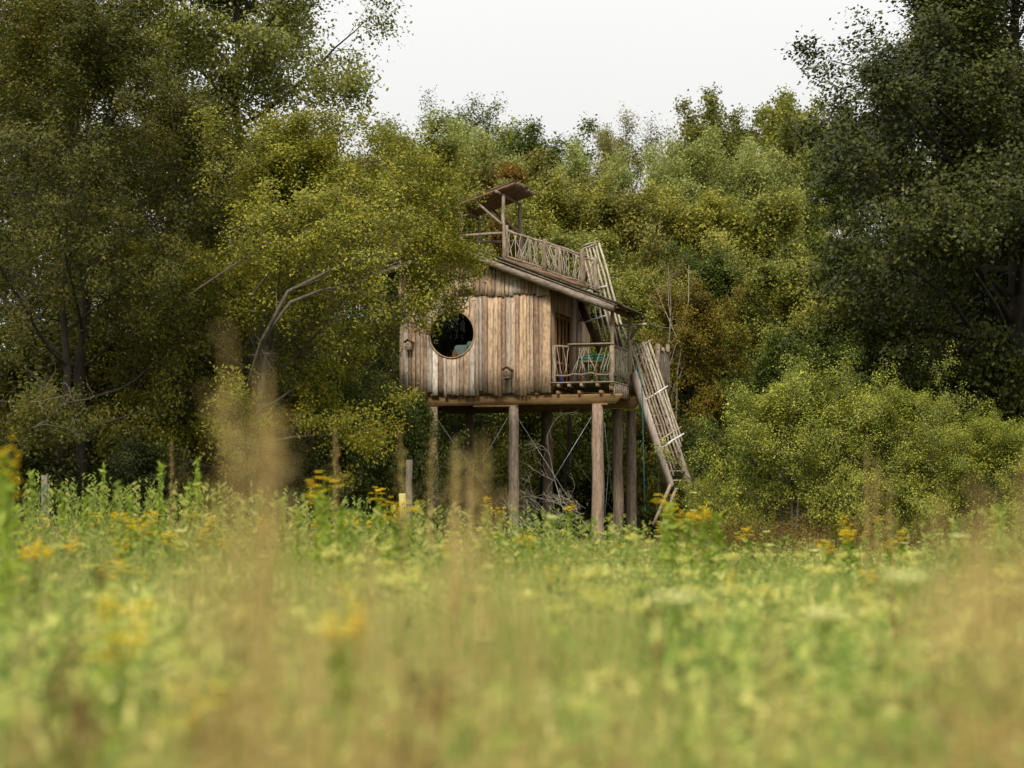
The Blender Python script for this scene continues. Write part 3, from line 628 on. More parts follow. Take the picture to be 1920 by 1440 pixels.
# roof
sE = fp(1168, 581, -.6)[0]; sEl = fp(694, 515, -.5)[0]
def roofslab(s0, s1, b0, b1, up, th, m, nm, parent):
    P = [(s0, b0), (s1, b0), (s1, b1), (s0, b1)]
    return MB().hexa([(s, b, roofz(s)+up) for s, b in P]+[(s, b, roofz(s)+up+th) for s, b in P]).build(nm, M[m], parent)
roof = roofslab(pk[0]+.002, sE, -.62, 2.2, .06, .05, 'roofing', 'roof', house)
roofslab(pk[0]+.002, .45, 2.2, DEP+.3, .06, .05, 'roofing', 'roof_panel', roof)
roofslab(sEl, pk[0]-.002, -.62, DEP+.3, .06, .05, 'roofing', 'roof_panel', roof)
k = 0; ss = pk[0]+.05
for b0 in np.arange(-.66, 2.2, .2):       # sarking boards under the roof, ends showing
    roofslab(pk[0]+.01, sE-.06-rng.uniform(0, .1), b0, b0+.18, .02, .035, 'bough', 'roof_board', roof)
for b0 in np.arange(-.66, DEP, .2):
    roofslab(sEl+.05, pk[0]-.01, b0, b0+.18, .02, .035, 'bough', 'roof_board', roof)
# rough edge trim of bark slabs on the front edge
for x0, x1 in ((pk[0], sE), (sEl, pk[0])):
    nn = 8
    for k in range(nn):
        a = x0+(x1-x0)*k/nn; b = x0+(x1-x0)*(k+1)/nn+.05
        MB().beam((a, -.68, roofz(a)+.13+rng.normal(0, .008)), (b, -.68, roofz(b)+.12), .07, .03).build('edge_trim', M['roofing'], roof)
def taperlog(p, q, r0, r1, nm, parent, m='log', seg=10, wob=.04, n=12):
    P = wobble(p, q, seg, .008); return MB().tube(P, np.linspace(r0, r1, seg), n, wob=wob).build(nm, M[m], parent, True)
taperlog(fp(856, 468, -.5), fp(1153, 577, -.5), .115, .155, 'barge_log', roof)
taperlog((pk[0]-.08, -.5, pk[2]-.1), (eL[0]-.1, -.5, roofz(eL[0])-.08), .13, .1, 'barge_log', roof)
for s_ in (.0, 1.3, sE-.45): taperlog((s_, -.3, roofz(s_)-.10), (s_, 2.2, roofz(s_)-.10), .08, .08, 'purlin', roof, 'canopy', 4)
for bb in (.9, 2.05): taperlog((pk[0]+1.2, bb, roofz(pk[0]+1.2)-.08), (sE-.25, bb, roofz(sE-.25)-.08), .06, .06, 'rafter', roof, 'canopy', 4)
# floor beams, joists, deck
deck = empty('deck'); deck.parent = house
zU = front(1100, 752, .3)[1]; sDk = front(1150, 715)[0]; DB = 2.0
zDeck = front(1100, 716)[1]; zBt = zB-.06
fbs, fbz = front(1160, 748, .28)
def cutbeam(b, s0, s1, z0, z1, cut, nm='floor_beam'):
    V = [];
    for bb in (b, b+.16): V += [(s0, bb, z0), (s1-cut, bb, z0), (s1, bb, z1-.05), (s1, bb, z1), (s0, bb, z1)]
    mb = MB(); mb.V = [np.array(V)]; mb.n = 10
    mb.T = [np.array([(0,1,4),(1,2,4),(2,3,4),(5,9,6),(6,9,7),(7,9,8)])]
    mb.Q = [np.array([(i, 5+i, 5+(i+1) % 5, (i+1) % 5) for i in range(5)])]
    return mb.build(nm, M['beam'], house)
zb0 = zB-.36
cutbeam(.12, sL+.1, front(1166, 745, .12)[0], zb0+.02, zB-.07, .2)
cutbeam(2.1, sL+.1, front(1166, 745, .12)[0]+.1, zb0, zB-.07, .2)
cutbeam(4.1, sL+.1, .4, zb0, zB-.07, .1)
MB().beam((-2.3, .2, zb0-.01), (-1.0, .2, zb0-.01), .22, .05).build('packing_plank', M['beam'], house)
MB().beam((sDk-.62, .2, zb0-.0), (sDk-.2, .2, zb0-.0), .2, .05).build('packing_plank', M['beam'], house)
for s_ in np.arange(sL+.35, sDk+.05, .62): MB().beam((s_, .0, zB-.02), (s_, 4.3, zB-.02), .08, .10).build('joist', M['beam'], house)
# underside boarding of the floor
MB().box((sL+.03, .1, zB+.03), (-.01, DEP, zB+.055)).build('floor_soffit', M['beam'], house)
for j, px in enumerate((1048, 1068, 1091, 1121)):
    s_ = front(px, 722)[0]; MB().box((s_-.04, -.10, zDeck-.14), (s_+.04, .5, zDeck-.03)).build('joist_end', M['deck'], deck)
nb_ = 14
for k in range(nb_):
    b0 = -.12+k*(DB+.12)/nb_; MB().box((.03, b0, zDeck-.03), (sDk+.02+rng.uniform(0, .03), b0+(DB+.12)/nb_-.008, zDeck)).build('deck_board', M['deck'], deck)
for k in range(12):       # rear landing
    b0 = DB+.01+k*.2; MB().box((.03, b0, zDeck-.03), (sDk+.75, b0+.19, zDeck)).build('deck_board', M['deck'], deck)
MB().beam((sDk-.06, -.05, zDeck-.14), (sDk-.06, 4.3, zDeck-.14), .1, .2).build('edge_beam', M['beam'], deck)
MB().beam((sDk+.7, DB+.1, zDeck-.12), (sDk+.7, 4.3, zDeck-.12), .1, .18).build('edge_beam', M['beam'], deck)
for k in range(8):        # fascia boards on the deck's right side
    b0 = .05+k*.24; MB().box((sDk-.008, b0, zDeck-.42), (sDk+.02, b0+.22, zDeck-.04)).build('fascia_board', M['deck'], deck)
# stilts
def stilt(px, b, ztop, r=.165):
    s_, _ = front(px, 860, b); P = wobble((s_, b, -.3), (s_, b, ztop), 9, .012)
    return MB().tube(P, np.linspace(r*1.1, r*.93, 9), 14, wob=.035).build('stilt', M['stilt'], house, True), s_
ST = {}
for key, px, b, r in (('a', 812, .2, .15), ('b', 963, .2, .15), ('c', 1121, .2, .17), ('d', 880, 4.2, .15), ('e', 1027, 4.2, .15), ('f', 1184, 4.2, .15), ('g', 1158, 2.9, .15), ('h', 925, 2.2, .13)):
    if key == 'h': continue
    o_, s_ = stilt(px, b, zb0+(.0 if b < 1 else .0), r); ST[key] = (s_, b)
def cable(p, q, nm='brace_cable'):
    return MB().tube(np.array([p, (np.array(p)+q)/2, q]), .006, 5).build(nm, M['cable'], house)
def sp(key, z): return np.array((ST[key][0], ST[key][1], z))
cable(sp('b', zb0-.35)+(-.15, -.1, 0), sp('a', .5)+(.15, 0, 0)); cable(sp('a', zb0-.35)+(.15, -.1, 0), sp('b', .9)+(-.15, 0, 0))
cable(sp('b', zb0-.35)+(.15, -.1, 0), sp('c', .5)+(-.15, 0, 0)); cable(sp('c', zb0-.35)+(-.15, -.1, 0), sp('b', .5)+(.15, 0, 0))
cable(sp('c', zb0-.5)+(.16, .1, 0), sp('g', .4)); cable(sp('g', zb0-.5)+(-.15, -.1, 0), sp('c', 1.0)+(.17, .1, 0))
cable(sp('e', zb0-.4), sp('f', .5)); cable(sp('d', zb0-.4), sp('e', .6))
# ---- railings: knotty branch rails with thin crossing spindles
def railing(nm, p0, p1, h, posts, nsp, parent=house, bot=.12, crossing=.5, rr=.035, sr=.011, sag=0.0, seedb=0):
    rl = empty(nm); rl.parent = parent
    p0 = np.array(p0, float); p1 = np.array(p1, float); up = np.array((0, 0, 1.0)); ln = np.linalg.norm(p1-p0)
    for z_, r_ in ((h, rr), (bot, rr*.9)):
        P = wobble(p0+up*z_, p1+up*z_, 9, .018); MB().tube(P, np.linspace(r_, r_*.8, 9), 7, wob=.08).build('rail', M['bough'], rl, True)
    for f, pr, ht in posts:
        q = p0+(p1-p0)*f; MB().tube(wobble(q-up*.1, q+up*ht, 5, .015), np.linspace(pr*1.1, pr, 5), 8, wob=.06).build('post', M['bough'], rl, True)
    for k in range(nsp):
        f = (k+.5)/nsp+rng.normal(0, .01); lean_ = rng.normal(0, .1)*crossing*2/ln if rng.random() > crossing else rng.choice((-1, 1))*rng.uniform(.18, .42)/ln
        f2 = min(.99, max(.01, f+lean_)); a = p0+(p1-p0)*min(.99, max(.01, f))+up*bot; b = p0+(p1-p0)*f2+up*h
        MB().tube(wobble(a, b, 5, .009), np.linspace(sr*1.1, sr*.75, 5), 4, wob=.05).build('spindle', M['branch'], rl)
    return rl
hD = front(1100, 648)[1]-zDeck
rf = railing('veranda_railing', (.06, -.02, zDeck), (sDk-.02, -.02, zDeck), hD, ((.03, .055, hD), (.99, .07, hD+.02)), 17, bot=.22, crossing=.55, sr=.013)
MB().box((front(1066, 648)[0], -.12, zDeck+hD+.02), (sDk+.03, .1, zDeck+hD+.06)).build('shelf_rail', M['deck'], rf)
MB().tube(wobble((sDk-.02, -.02, zDeck), (sDk-.02, -.02, roofz(sDk-.02)-.05), 6, .015), .055, 9, wob=.06).build('roof_post', M['bough'], house, True)
s2 = front(1181, 640, DB)[0]
MB().tube(wobble((s2, DB, zDeck), (s2, DB, roofz(s2)+.05), 6, .015), .06, 9, wob=.06).build('roof_post', M['stilt'], house, True)
taperlog((s2-.05, DB, zDeck+1.3), (s2+.42, DB+.1, zDeck+1.9), .05, .04, 'post_brace', house, 'canopy', 5)
taperlog((s2-.5, DB, zDeck+1.75), (s2+.5, DB, zDeck+1.78), .035, .03, 'cross_pole', house, 'branch', 5)
sr_ = railing('side_railing', (sDk, .05, zDeck), (sDk, DB-.05, zDeck), hD-.02, ((.98, .05, hD),), 22, bot=.2, crossing=.1, rr=.03)
rb = railing('landing_railing', (sDk-1.7, 4.2, zDeck), (sDk+.78, 4.2, zDeck), 1.05, ((.85, .06, 1.25), (.97, .06, 1.35)), 26, bot=.1, crossing=.35, sr=.013)
rb2 = railing('landing_railing', (sDk+.72, 2.6, zDeck), (sDk+.72, 4.2, zDeck), 1.1, ((.05, .07, 1.25), (.5, .05, 1.2)), 10, bot=.1, crossing=.2, sr=.018)
# ---- outer staircase
stair = empty('outer_staircase'); stair.parent = house
def sb(px, py, b): return fp(px, py, b)
T0 = sb(1187, 700, 1.9); B0 = sb(1258, 915, .5)
run = B0-T0; wv = np.array((-run[1], run[0], 0)); wv = wv/np.linalg.norm(wv)*.62
if wv[0] < 0: wv = -wv
nrm = np.cross(run, wv); nrm /= np.linalg.norm(nrm); nrm = nrm if nrm[2] > 0 else -nrm
for f in (0, 1): MB().beam(T0+wv*f, B0+wv*f, .055, .34, up=nrm).build('stringer', woodmat('stringer_wood', [(0, (.42,.35,.29)), (1, (.47,.40,.34))], scale=(9, 9, 1.5), fleck=.15), stair)
for k in range(12):
    f = (k+.7)/12.5; c = T0+run*f; h_ = unit(np.array((run[0], run[1], 0)))
    MB().beam(c+wv*.05, c+wv*.95, .24, .035, up=(0, 0, 1)).build('tread', M['deck'], stair)
for k in range(7):
    g_ = (k+.5)/6.5; o_ = wv*(.12+1.0*g_)+np.array((0, 0, .26+.30*g_))-run*.0
    a = T0-run*(.16-.03*g_)+o_; b = B0+o_-run*(.02+.035*k)
    MB().tube(wobble(a, b, 7, .010), np.linspace(.028 if k % 2 else .042, .026, 7), 7, wob=.05).build('hand_pole', M['branch' if k > 3 else 'bough'], stair, True)
for f in (-.12, .30, .72, .66):
    a = T0+run*f+wv*.02+np.array((0, 0, .2)); b = T0+run*f+wv*1.2+np.array((0, 0, .62)); b = b+np.array((.05, 0, 0))
    MB().tube(wobble(a, b, 5, .01), .022, 6).build('cross_bar', M['white'] if f in (.30, .72) else M['branch'], stair)
pf = B0+np.array((.0, 0, .1)); taperlog(pf, sb(1225, 985, .5), .05, .05, 'prop', stair, 'deck', 4); taperlog(pf+(.12, .1, -.1), sb(1236, 1000, .7), .04, .04, 'prop', stair, 'deck', 4)
# ---- ladder from the veranda to the roof terrace
lad = empty('roof_ladder'); lad.parent = house
for k in range(6):
    a = sb(1093+6*k, 466-(2*k), 4.2-.0*k); b = sb(1128+10.5*k, 640+4*k, 2.5)
    MB().tube(wobble(a, b, 8, .01), np.linspace(.032, .036, 8), 7, wob=.05).build('hand_pole', M['branch'], lad, True)
for (x0, y0, x1, y1, b, mm) in ((1086, 470, 1118, 456, 4.2, 'branch'), (1092, 462, 1121, 452, 4.25, 'branch'), (1102, 546, 1137, 536, 3.45, 'white'), (1098, 604, 1135, 592, 2.9, 'white')):
    taperlog(sb(x0, y0, b), sb(x1, y1, b-.1), .026, .024, 'cross_bar', lad, mm, 4)
MB().beam(sb(1085, 560, 3.4), sb(1126, 656, 2.5), .06, .3).build('stringer', M['canopy'], lad)
MB().beam(sb(1060, 480, 4.4)+(.5, 0, 0), sb(1126, 656, 2.5)+(.6, .1, 0), .05, .26).build('stringer', M['canopy'], lad)
# ---- roof terrace
ter = empty('roof_terrace'); ter.parent = house
a0 = fp(946, 482, 1.0); a1 = fp(1098, 533, 1.0)
hT = front(946, 428, 1.0)[1]-a0[2]
def terr(nm, off, n, cr=.55):
    return railing(nm, a0+np.array((0, off, 0)), a1+np.array((0, off, 0)), hT-.02, ((.5, .06, hT+.08), (.955, .07, hT+.12), (.02, .06, hT+.1)), n, house, bot=.04, crossing=cr, rr=.038, sr=.0125)
terr('terrace_railing', 0, 44); terr('terrace_railing', 1.7, 20, .4)
taperlog(a0+(0, -.1, -.08), a1+(.1, -.1, -.1), .055, .045, 'edge_pole', ter, 'canopy', 8)
tf = MB()
for k in range(9):
    o_ = .05+k*.2; MB().hexa([a0+(0, o_, -.06), a1+(0, o_, -.06), a1+(0, o_+.18, -.06), a0+(0, o_+.18, -.06), a0+(0, o_, -.03), a1+(0, o_, -.03), a1+(0, o_+.18, -.03), a0+(0, o_+.18, -.03)]).build('terrace_board', M['bough'], ter)
cL = fp(838, 392, .7); cR = fp(967, 343, .7)
can = empty('terrace_canopy'); can.parent = house
for k in range(19):
    o_ = np.array((0, k*.112, 0)); e = rng.uniform(-.07, .07)
    MB().tube(wobble(cL+o_-(.15*e, 0, 0), cR+o_+(e, 0, .01*rng.normal()), 5, .004), .050, 7, wob=.03).build('roof_pole', M['canopy'], can, True)
MB().hexa([cL+(0, -.06, .055), cR+(0, -.06, .055), cR+(0, 2.08, .055), cL+(0, 2.08, .055), cL+(0, -.06, .075), cR+(0, -.06, .075), cR+(0, 2.08, .075), cL+(0, 2.08, .075)]).build('roof_sheet', M['roofing'], can)
pA = fp(938, 363, .9); pAb = fp(945, 484, .9)
for off in (0, 1.75):
    MB().tube(wobble((pAb[0], .9+off, pAb[2]-.1), (pAb[0]-.02, .9+off, pA[2]-.02), 7, .012), np.linspace(.060, .048, 7), 9, wob=.05).build('post', M['bough'], can, True)
    taperlog((pAb[0]-.03, .84+off, front(944, 422, .9)[1]), (fp(893, 380, .9)[0], .84+off, front(893, 378, .9)[1]), .04, .035, 'brace', can, 'bough', 5)
taperlog((pA[0], .5, pA[2]), (pA[0], 3.0, pA[2]), .045, .04, 'cross_pole', can, 'bough', 5)
pl = fp(860, 395, .9)
taperlog((fp(862, 388, .9)[0], .5, front(862, 388, .9)[1]-.06), (fp(862, 388, .9)[0], 3.0, front(862, 388, .9)[1]-.06), .045, .04, 'cross_pole', can, 'bough', 5)
for off in (0, 1.75):
    zz = fp(865, 392, .9); MB().tube(wobble((zz[0], .9+off, roofz(zz[0])), (zz[0], .9+off, zz[2]-.05), 6, .012), .06, 8, wob=.05).build('post', M['bough'], can, True)
    for (py, rr) in ((440, .04),): taperlog((zz[0], .88+off, front(900, py, .9)[1]), (pAb[0]+.02, .88+off, front(900, py-1, .9)[1]), rr, rr, 'rail', can, 'bough', 5)
# wall lamp
lx, lz = side(1086, 597)
lb_ = MB(); 
prof = [(.0, .14), (.05, .13), (.06, .05), (.10, -.02), (.115, -.10), (.0, -.10)]
V = []; Q = []
for i, (r_, z_) in enumerate(prof):
    for k in range(12): V.append((.12+r_*math.cos(k*math.pi/6), lx+r_*math.sin(k*math.pi/6), lz+z_))
for i in range(len(prof)-1):
    for k in range(12): Q.append((i*12+k, i*12+(k+1) % 12, (i+1)*12+(k+1) % 12, (i+1)*12+k))
def to_world(o):   # place a loose thing built in house axes
    o.location = tuple(HB); o.rotation_euler = (0, 0, -TH)
    return o
def hthing(name, label, cat, group=None): r = to_world(empty(name)); tag(r, label, cat, group); return r
lamp = hthing('wall_lamp', 'small grey metal lamp on the veranda side wall under the roof', 'lamp')
MB().add(V, Q).build('lamp_shade', M['metal'], lamp, True)
MB().beam((.002, lx, lz+.1), (.10, lx, lz+.12), .03, .03).build('bracket', M['metal'], lamp)
# bird boxes
def birdbox(px, py, s, label):
    c = fp(px, py, -.14); r = hthing('bird_box', label, 'bird box', 'bird boxes on the house front')
    w_, h_, d_ = .10*s, .17*s, .11*s
    V = [(c[0]+a*w_, b, c[2]+z) for b in (c[1]-d_, c[1]+.075) for a, z in ((-1, -h_), (1, -h_), (1, h_*.35), (0, h_*.8), (-1, h_*.35))]
    Tt = [(0, 1, 3), (1, 2, 3), (0, 3, 4), (5, 8, 6), (6, 8, 7), (5, 9, 8)]
    MB().add(V, [(i, 5+i, 5+(i+1) % 5, (i+1) % 5) for i in range(5)], Tt).build('box_body', M['deck'], r)
    for sg in (-1, 1):
        MB().beam((c[0], c[1]-.02, c[2]+h_*.92), (c[0]+sg*w_*1.45, c[1]-.02, c[2]+h_*.28), d_*2+.08, .018).build('roof_board', M['door'], r)
    MB().beam((c[0], c[1]-d_-.004, c[2]-.01), (c[0], c[1]-d_-.012, c[2]-.01), .035, .035).build('hole_shade_plate', M['dark'], r)  # solid dark plate on the front, its colour standing in for the hole's shade
    MB().box((c[0]-w_*.9, c[1]-d_-.07, c[2]-h_-.02), (c[0]+w_*.9, c[1]+.07, c[2]-h_-.001)).build('perch_board', M['deck'], r)
birdbox(952, 697, 1.0, 'little wooden bird box with pitched roof low on the right boards of the house front')
birdbox(767, 645, .9, 'little pale bird box near the left corner of the house front')
# sofa inside
c = fp(862, 655, .9)
sf = hthing('sofa', 'grey green rounded sofa back seen through the round window', 'sofa')
def softbox(a, b, r=.12, n=4):
    import bmesh
    bm = bmesh.new(); bmesh.ops.create_cube(bm, size=1)
    for v in bm.verts: v.co = Vector([(a[i]+b[i])/2+v.co[i]*(b[i]-a[i]) for i in range(3)])
    bmesh.ops.bevel(bm, geom=bm.edges[:], offset=r, segments=n, affect='EDGES', profile=.5)
    me = bpy.data.meshes.new('softbox'); bm.to_mesh(me); bm.free()
    for p in me.polygons: p.use_smooth = True
    return me
def addme(me, name, mat, parent): me.materials.append(mat); me.name = name; return link(bpy.data.objects.new(name, me), parent)
addme(softbox((wc[0]-.12, .45, zB+.1), (wc[0]+1.1, .75, wc[1]-.26), .11), 'backrest', M['sofa'], sf)
addme(softbox((wc[0]-.10, .76, zB+.1), (wc[0]+1.1, 1.4, wc[1]-.62), .1), 'seat', M['sofa'], sf)
addme(softbox((wc[0]+.28, .4, wc[1]-.42), (wc[0]+.95, .7, wc[1]-.16), .1), 'cushion', M['sofa'], sf)
ob = hthing('table_lamp', 'small brown wooden figure standing inside at the foot of the round window', 'ornament')
s_ = MB(); s_.tube([(wc[0]-.02, .3, wc[1]-.9), (wc[0]-.02, .3, wc[1]-.55), (wc[0]-.02, .3, wc[1]-.42)], [.09, .08, .03], 10); s_.build('ornament_body', M['door'], ob, True); ob.name = 'wooden_ornament'
# chairs and table on the veranda
def chair(s, b, rz, label):
    r = empty('folding_chair'); p = HB+rv*s+bv*b; r.location = (p[0], p[1], zDeck); r.rotation_euler = (0, 0, -TH+rz)
    tag(r, label, 'chair', 'green folding chairs on the veranda')
    for sx in (-.2, .2):
        MB().tube([(sx, .22, 0), (sx, -.02, .42), (sx, -.20, .86)], .011, 6).build('leg', M['green'], r)
        MB().tube([(sx*.9, -.22, 0), (sx*.9, .2, .44)], .011, 6).build('leg', M['green'], r)
    for k in range(5): MB().box((-.21, -.17+k*.08, .44), (.21, -.11+k*.08, .458)).build('seat_slat', M['green'], r)
    for z_ in (.62, .70, .78): MB().beam((-.21, -.195+(.86-z_)*.3, z_+.02), (.21, -.195+(.86-z_)*.3, z_+.02), .012, .06).build('back_slat', M['green'], r)
    return r
chair(front(1092, 690, .75)[0], .75, 2.9, 'green slatted folding chair behind the veranda rail, left of the two')
chair(front(1128, 690, .85)[0], .85, -.5, 'green slatted folding chair near the veranda corner post, right of the two')
tb = empty('side_table'); p = HB+rv*front(1108, 690, .9)[0]+bv*.95; tb.location = (p[0], p[1], zDeck); tb.rotation_euler = (0, 0, -TH)
tag(tb, 'small brown wooden table between the two green chairs', 'table')
for a, b in ((-.2, -.2), (.2, -.2), (.2, .2), (-.2, .2)): MB().beam((a, b, 0), (a, b, .6), .045, .045, up=(0, 1, 0)).build('leg', M['door'], tb)
for k in range(5): MB().box((-.27, -.27+k*.11, .6), (.27, -.17+k*.11, .63)).build('top_slat', M['door'], tb)
bo = empty('watering_can'); s_ = front(1052, 703, .5)[0]; p = HB+rv*s_+bv*.5; bo.location = (p[0], p[1], zDeck); tag(bo, 'small blue bottle standing on the veranda floor by the door', 'bottle'); bo.name = 'blue_bottle'
MB().tube([(0, 0, 0), (0, 0, .2), (0, 0, .27), (0, 0, .3)], [.05, .05, .02, .02], 10).build('bottle_body', M['blue'], bo, True)
MB().tube([(0, 0, .3), (0, 0, .33)], [.024, .024], 8).build('cap', M['white'], bo, True)
# teal ropes
rp = hthing('teal_rope', 'teal rope hanging from the outer staircase to the ground', 'rope')
P = np.array([sb(1196, 690, 1.7), sb(1203, 722, 1.5), sb(1205, 770, 1.4), sb(1207, 860, 1.4), sb(1209, 960, 1.4)]); 
MB().tube(P, .016, 5).build('rope_strand', M['teal'], rp)
MB().tube(sb(1209, 955, 1.4)+np.array([(.03*math.cos(a), 0, .04*math.sin(a)) for a in np.linspace(0, 6, 10)]), .012, 5).build('rope_knot', M['teal'], rp)
# ---------------------------------------------------------------- posts, sign, dead wood
def worldpost(px, y0, Y, wd, label, z1=None):
    x, y = spot(px, Y); z = hgt(y0, Y); r = empty('fence_post', (x, y, 0)); tag(r, label, 'post', 'fence posts at the edge of the meadow'); return r, z
r, z = worldpost(768, 862, 44, .15, 'grey round fence post standing in the meadow left of the stilts')
MB().tube(wobble((0, 0, -.2), (0, 0, z), 6, .006), .075, 10, wob=.03).build('post_shaft', M['post'], r, True)
r2 = empty('yellow_sign', (*spot(757, 44.3), 0)); tag(r2, 'small tilted yellow sign board beside the grey meadow post', 'sign')
MB().beam((0, 0, hgt(975, 44.3)), (-.03, 0, hgt(925, 44.3)), .15, .02, up=(0, 1, 0)).build('sign_board', M['yellow'], r2)
MB().beam((.0, .03, -.1), (0, .03, hgt(940, 44.3)), .04, .03, up=(0, 1, 0)).build('sign_stake', M['post'], r2)
r3, z = worldpost(90, 891, 36, .1, 'split grey wooden post in the left meadow')
MB().beam((-.045, 0, -.2), (-.055, .0, z), .10, .05, up=(0, 1, 0)).build('post_half', M['post'], r3)
MB().beam((.02, .02, -.2), (.01, .02, z-.15), .05, .04, up=(0, 1, 0)).build('post_half', M['post'], r3)
MB().box((-.07, -.034, z-.38), (.0, -.026, z-.22)).build('hinge', M['metal'], r3)
def deadbranch(label, starts, Y, ln, n, seed, r0=.02, upz=.3, dirx=1, name='dead_branch'):
    rg = np.random.default_rng(seed); mb = MB()
    def grow(p, d, l, r, dep):
        P = [p]; 
        for _ in range(5): d = unit(d+rg.normal(0, .16, 3)); P.append(P[-1]+d*l/5)
        mb.tube(np.array(P), np.linspace(r, r*.5, 6), 5, caps=False)
        if dep:
            for _ in range(rg.integers(2, 5)):
                i_ = rg.integers(1, 6); grow(P[i_], unit(d+rg.normal(0, .7, 3)), l*rg.uniform(.35, .65), r*.55, dep-1)
    base = at(starts[0][0], starts[0][1], Y); 
    for px, py in starts:
        for _ in range(n): grow(at(px, py, Y)+rg.normal(0, .1, 3)-base, unit(np.array((dirx*rg.uniform(.3, 1), rg.normal(0, .4), upz+rg.normal(0, .3)))), ln*rg.uniform(.6, 1.2), r0, 3)
    o = mb.build(name, M['bark_pale' if Y > 50 else 'bark_grey'], None, True); o.location = tuple(base)
    return tag(o, label, 'branch')
deadbranch('heap of bare pale branches lying under the house between the stilts', [(1085, 985), (1065, 965), (1095, 960), (1040, 990), (990, 985)], 54, 1.5, 3, 3, .014, .25, -1)
deadbranch('bare grey dead twigs hanging in the dark below the left sallow', [(70, 800), (60, 750)], 39, .9, 2, 5, .012, .0, 1)
deadbranch('dead forked twigs showing under the leaning sallow bough', [(480, 655)], 45, .9, 2, 8, .012, -.35, 1)
deadbranch('bare brown twigs in front of the leftmost stilt', [(770, 920), (800, 960)], 50, 1.0, 2, 9, .009, .5, 1)
# dark tree stems seen under the house
for i, (px, Y, lean_, r_) in enumerate(((1015, 63, .1, .13), (1045, 64, .5, .09), (905, 64, -.1, .10))):
    x, y = spot(px, Y); o = MB().tube(wobble((0, 0, -.1), (lean_, 0, 5.2), 7, .05), np.linspace(r_, r_*.7, 7), 8, wob=.06).build('tree_stem', M['bark_dark'], None, True); o.location = (x, y, 0)
    tag(o, ('dark straight tree stem in the shade behind the house stilts', 'dark leaning tree stem under the house beside the rear stilt', 'dark thin tree stem behind the left rear stilt')[i], 'tree trunk')
# ---------------------------------------------------------------- meadow
def blades(rg, n, rad, h0, h1, wd, lean=.35, seg=3, base=0.0):
    """curved tapering grass blades rooted in a disc"""
    a = rg.uniform(0, 6.283, n); r_ = rad*np.sqrt(rg.random(n)); x, y = r_*np.cos(a), r_*np.sin(a)
    h = rg.uniform(h0, h1, n); d = rg.uniform(0, 6.283, n); le = np.abs(rg.normal(0, lean, n))*h
    fa = rg.uniform(0, 6.283, n); V = []
    for k in range(seg+1):
        t = k/seg; w_ = wd*(1-t*.93)*rg.uniform(.8, 1.2, n)
        cx = x+np.cos(d)*le*t**2; cy_ = y+np.sin(d)*le*t**2; cz = base+h*t-le*.3*t**3
        V.append(np.stack([cx-np.cos(fa)*w_/2, cy_-np.sin(fa)*w_/2, cz], 1)); V.append(np.stack([cx+np.cos(fa)*w_/2, cy_+np.sin(fa)*w_/2, cz], 1))
    V = np.stack(V, 1).reshape(-1, 3); m = 2*(seg+1); i0 = (np.arange(n)*m)[:, None]
    Q = np.concatenate([np.stack([i0+2*k, i0+2*k+1, i0+2*k+3, i0+2*k+2], -1).reshape(-1, 4) for k in range(seg)])
    tn = np.tile(np.clip(rg.normal(.45, .22, n), 0, 1), seg)
    return V, Q, tn
def leaves(rg, C, size, asp, upd=.3):
    n = len(C); nr = rg.normal(0, 1, (n, 3)); nr[:, 2] = np.abs(nr[:, 2])+upd; nr = unit(nr)
    a = rg.normal(0, 1, (n, 3)); a -= nr*(a*nr).sum(1, keepdims=True); a = unit(a); b = np.cross(nr, a); s = (size*rg.uniform(.6, 1.3, n))[:, None]
    V = np.stack([C-a*s*.5, C+b*s*asp*.5, C+a*s*.5, C-b*s*asp*.5], 1).reshape(-1, 3)
    return V, np.arange(n*4).reshape(-1, 4), np.clip(rg.normal(.5, .22, n), 0, 1)
def join(parts):
    V = []; Q = []; T = []; n = 0
    for v, q, t in parts: V.append(v); Q.append(q+n); T.append(t); n += len(v)
    return np.vstack(V), np.vstack(Q), np.concatenate(T)
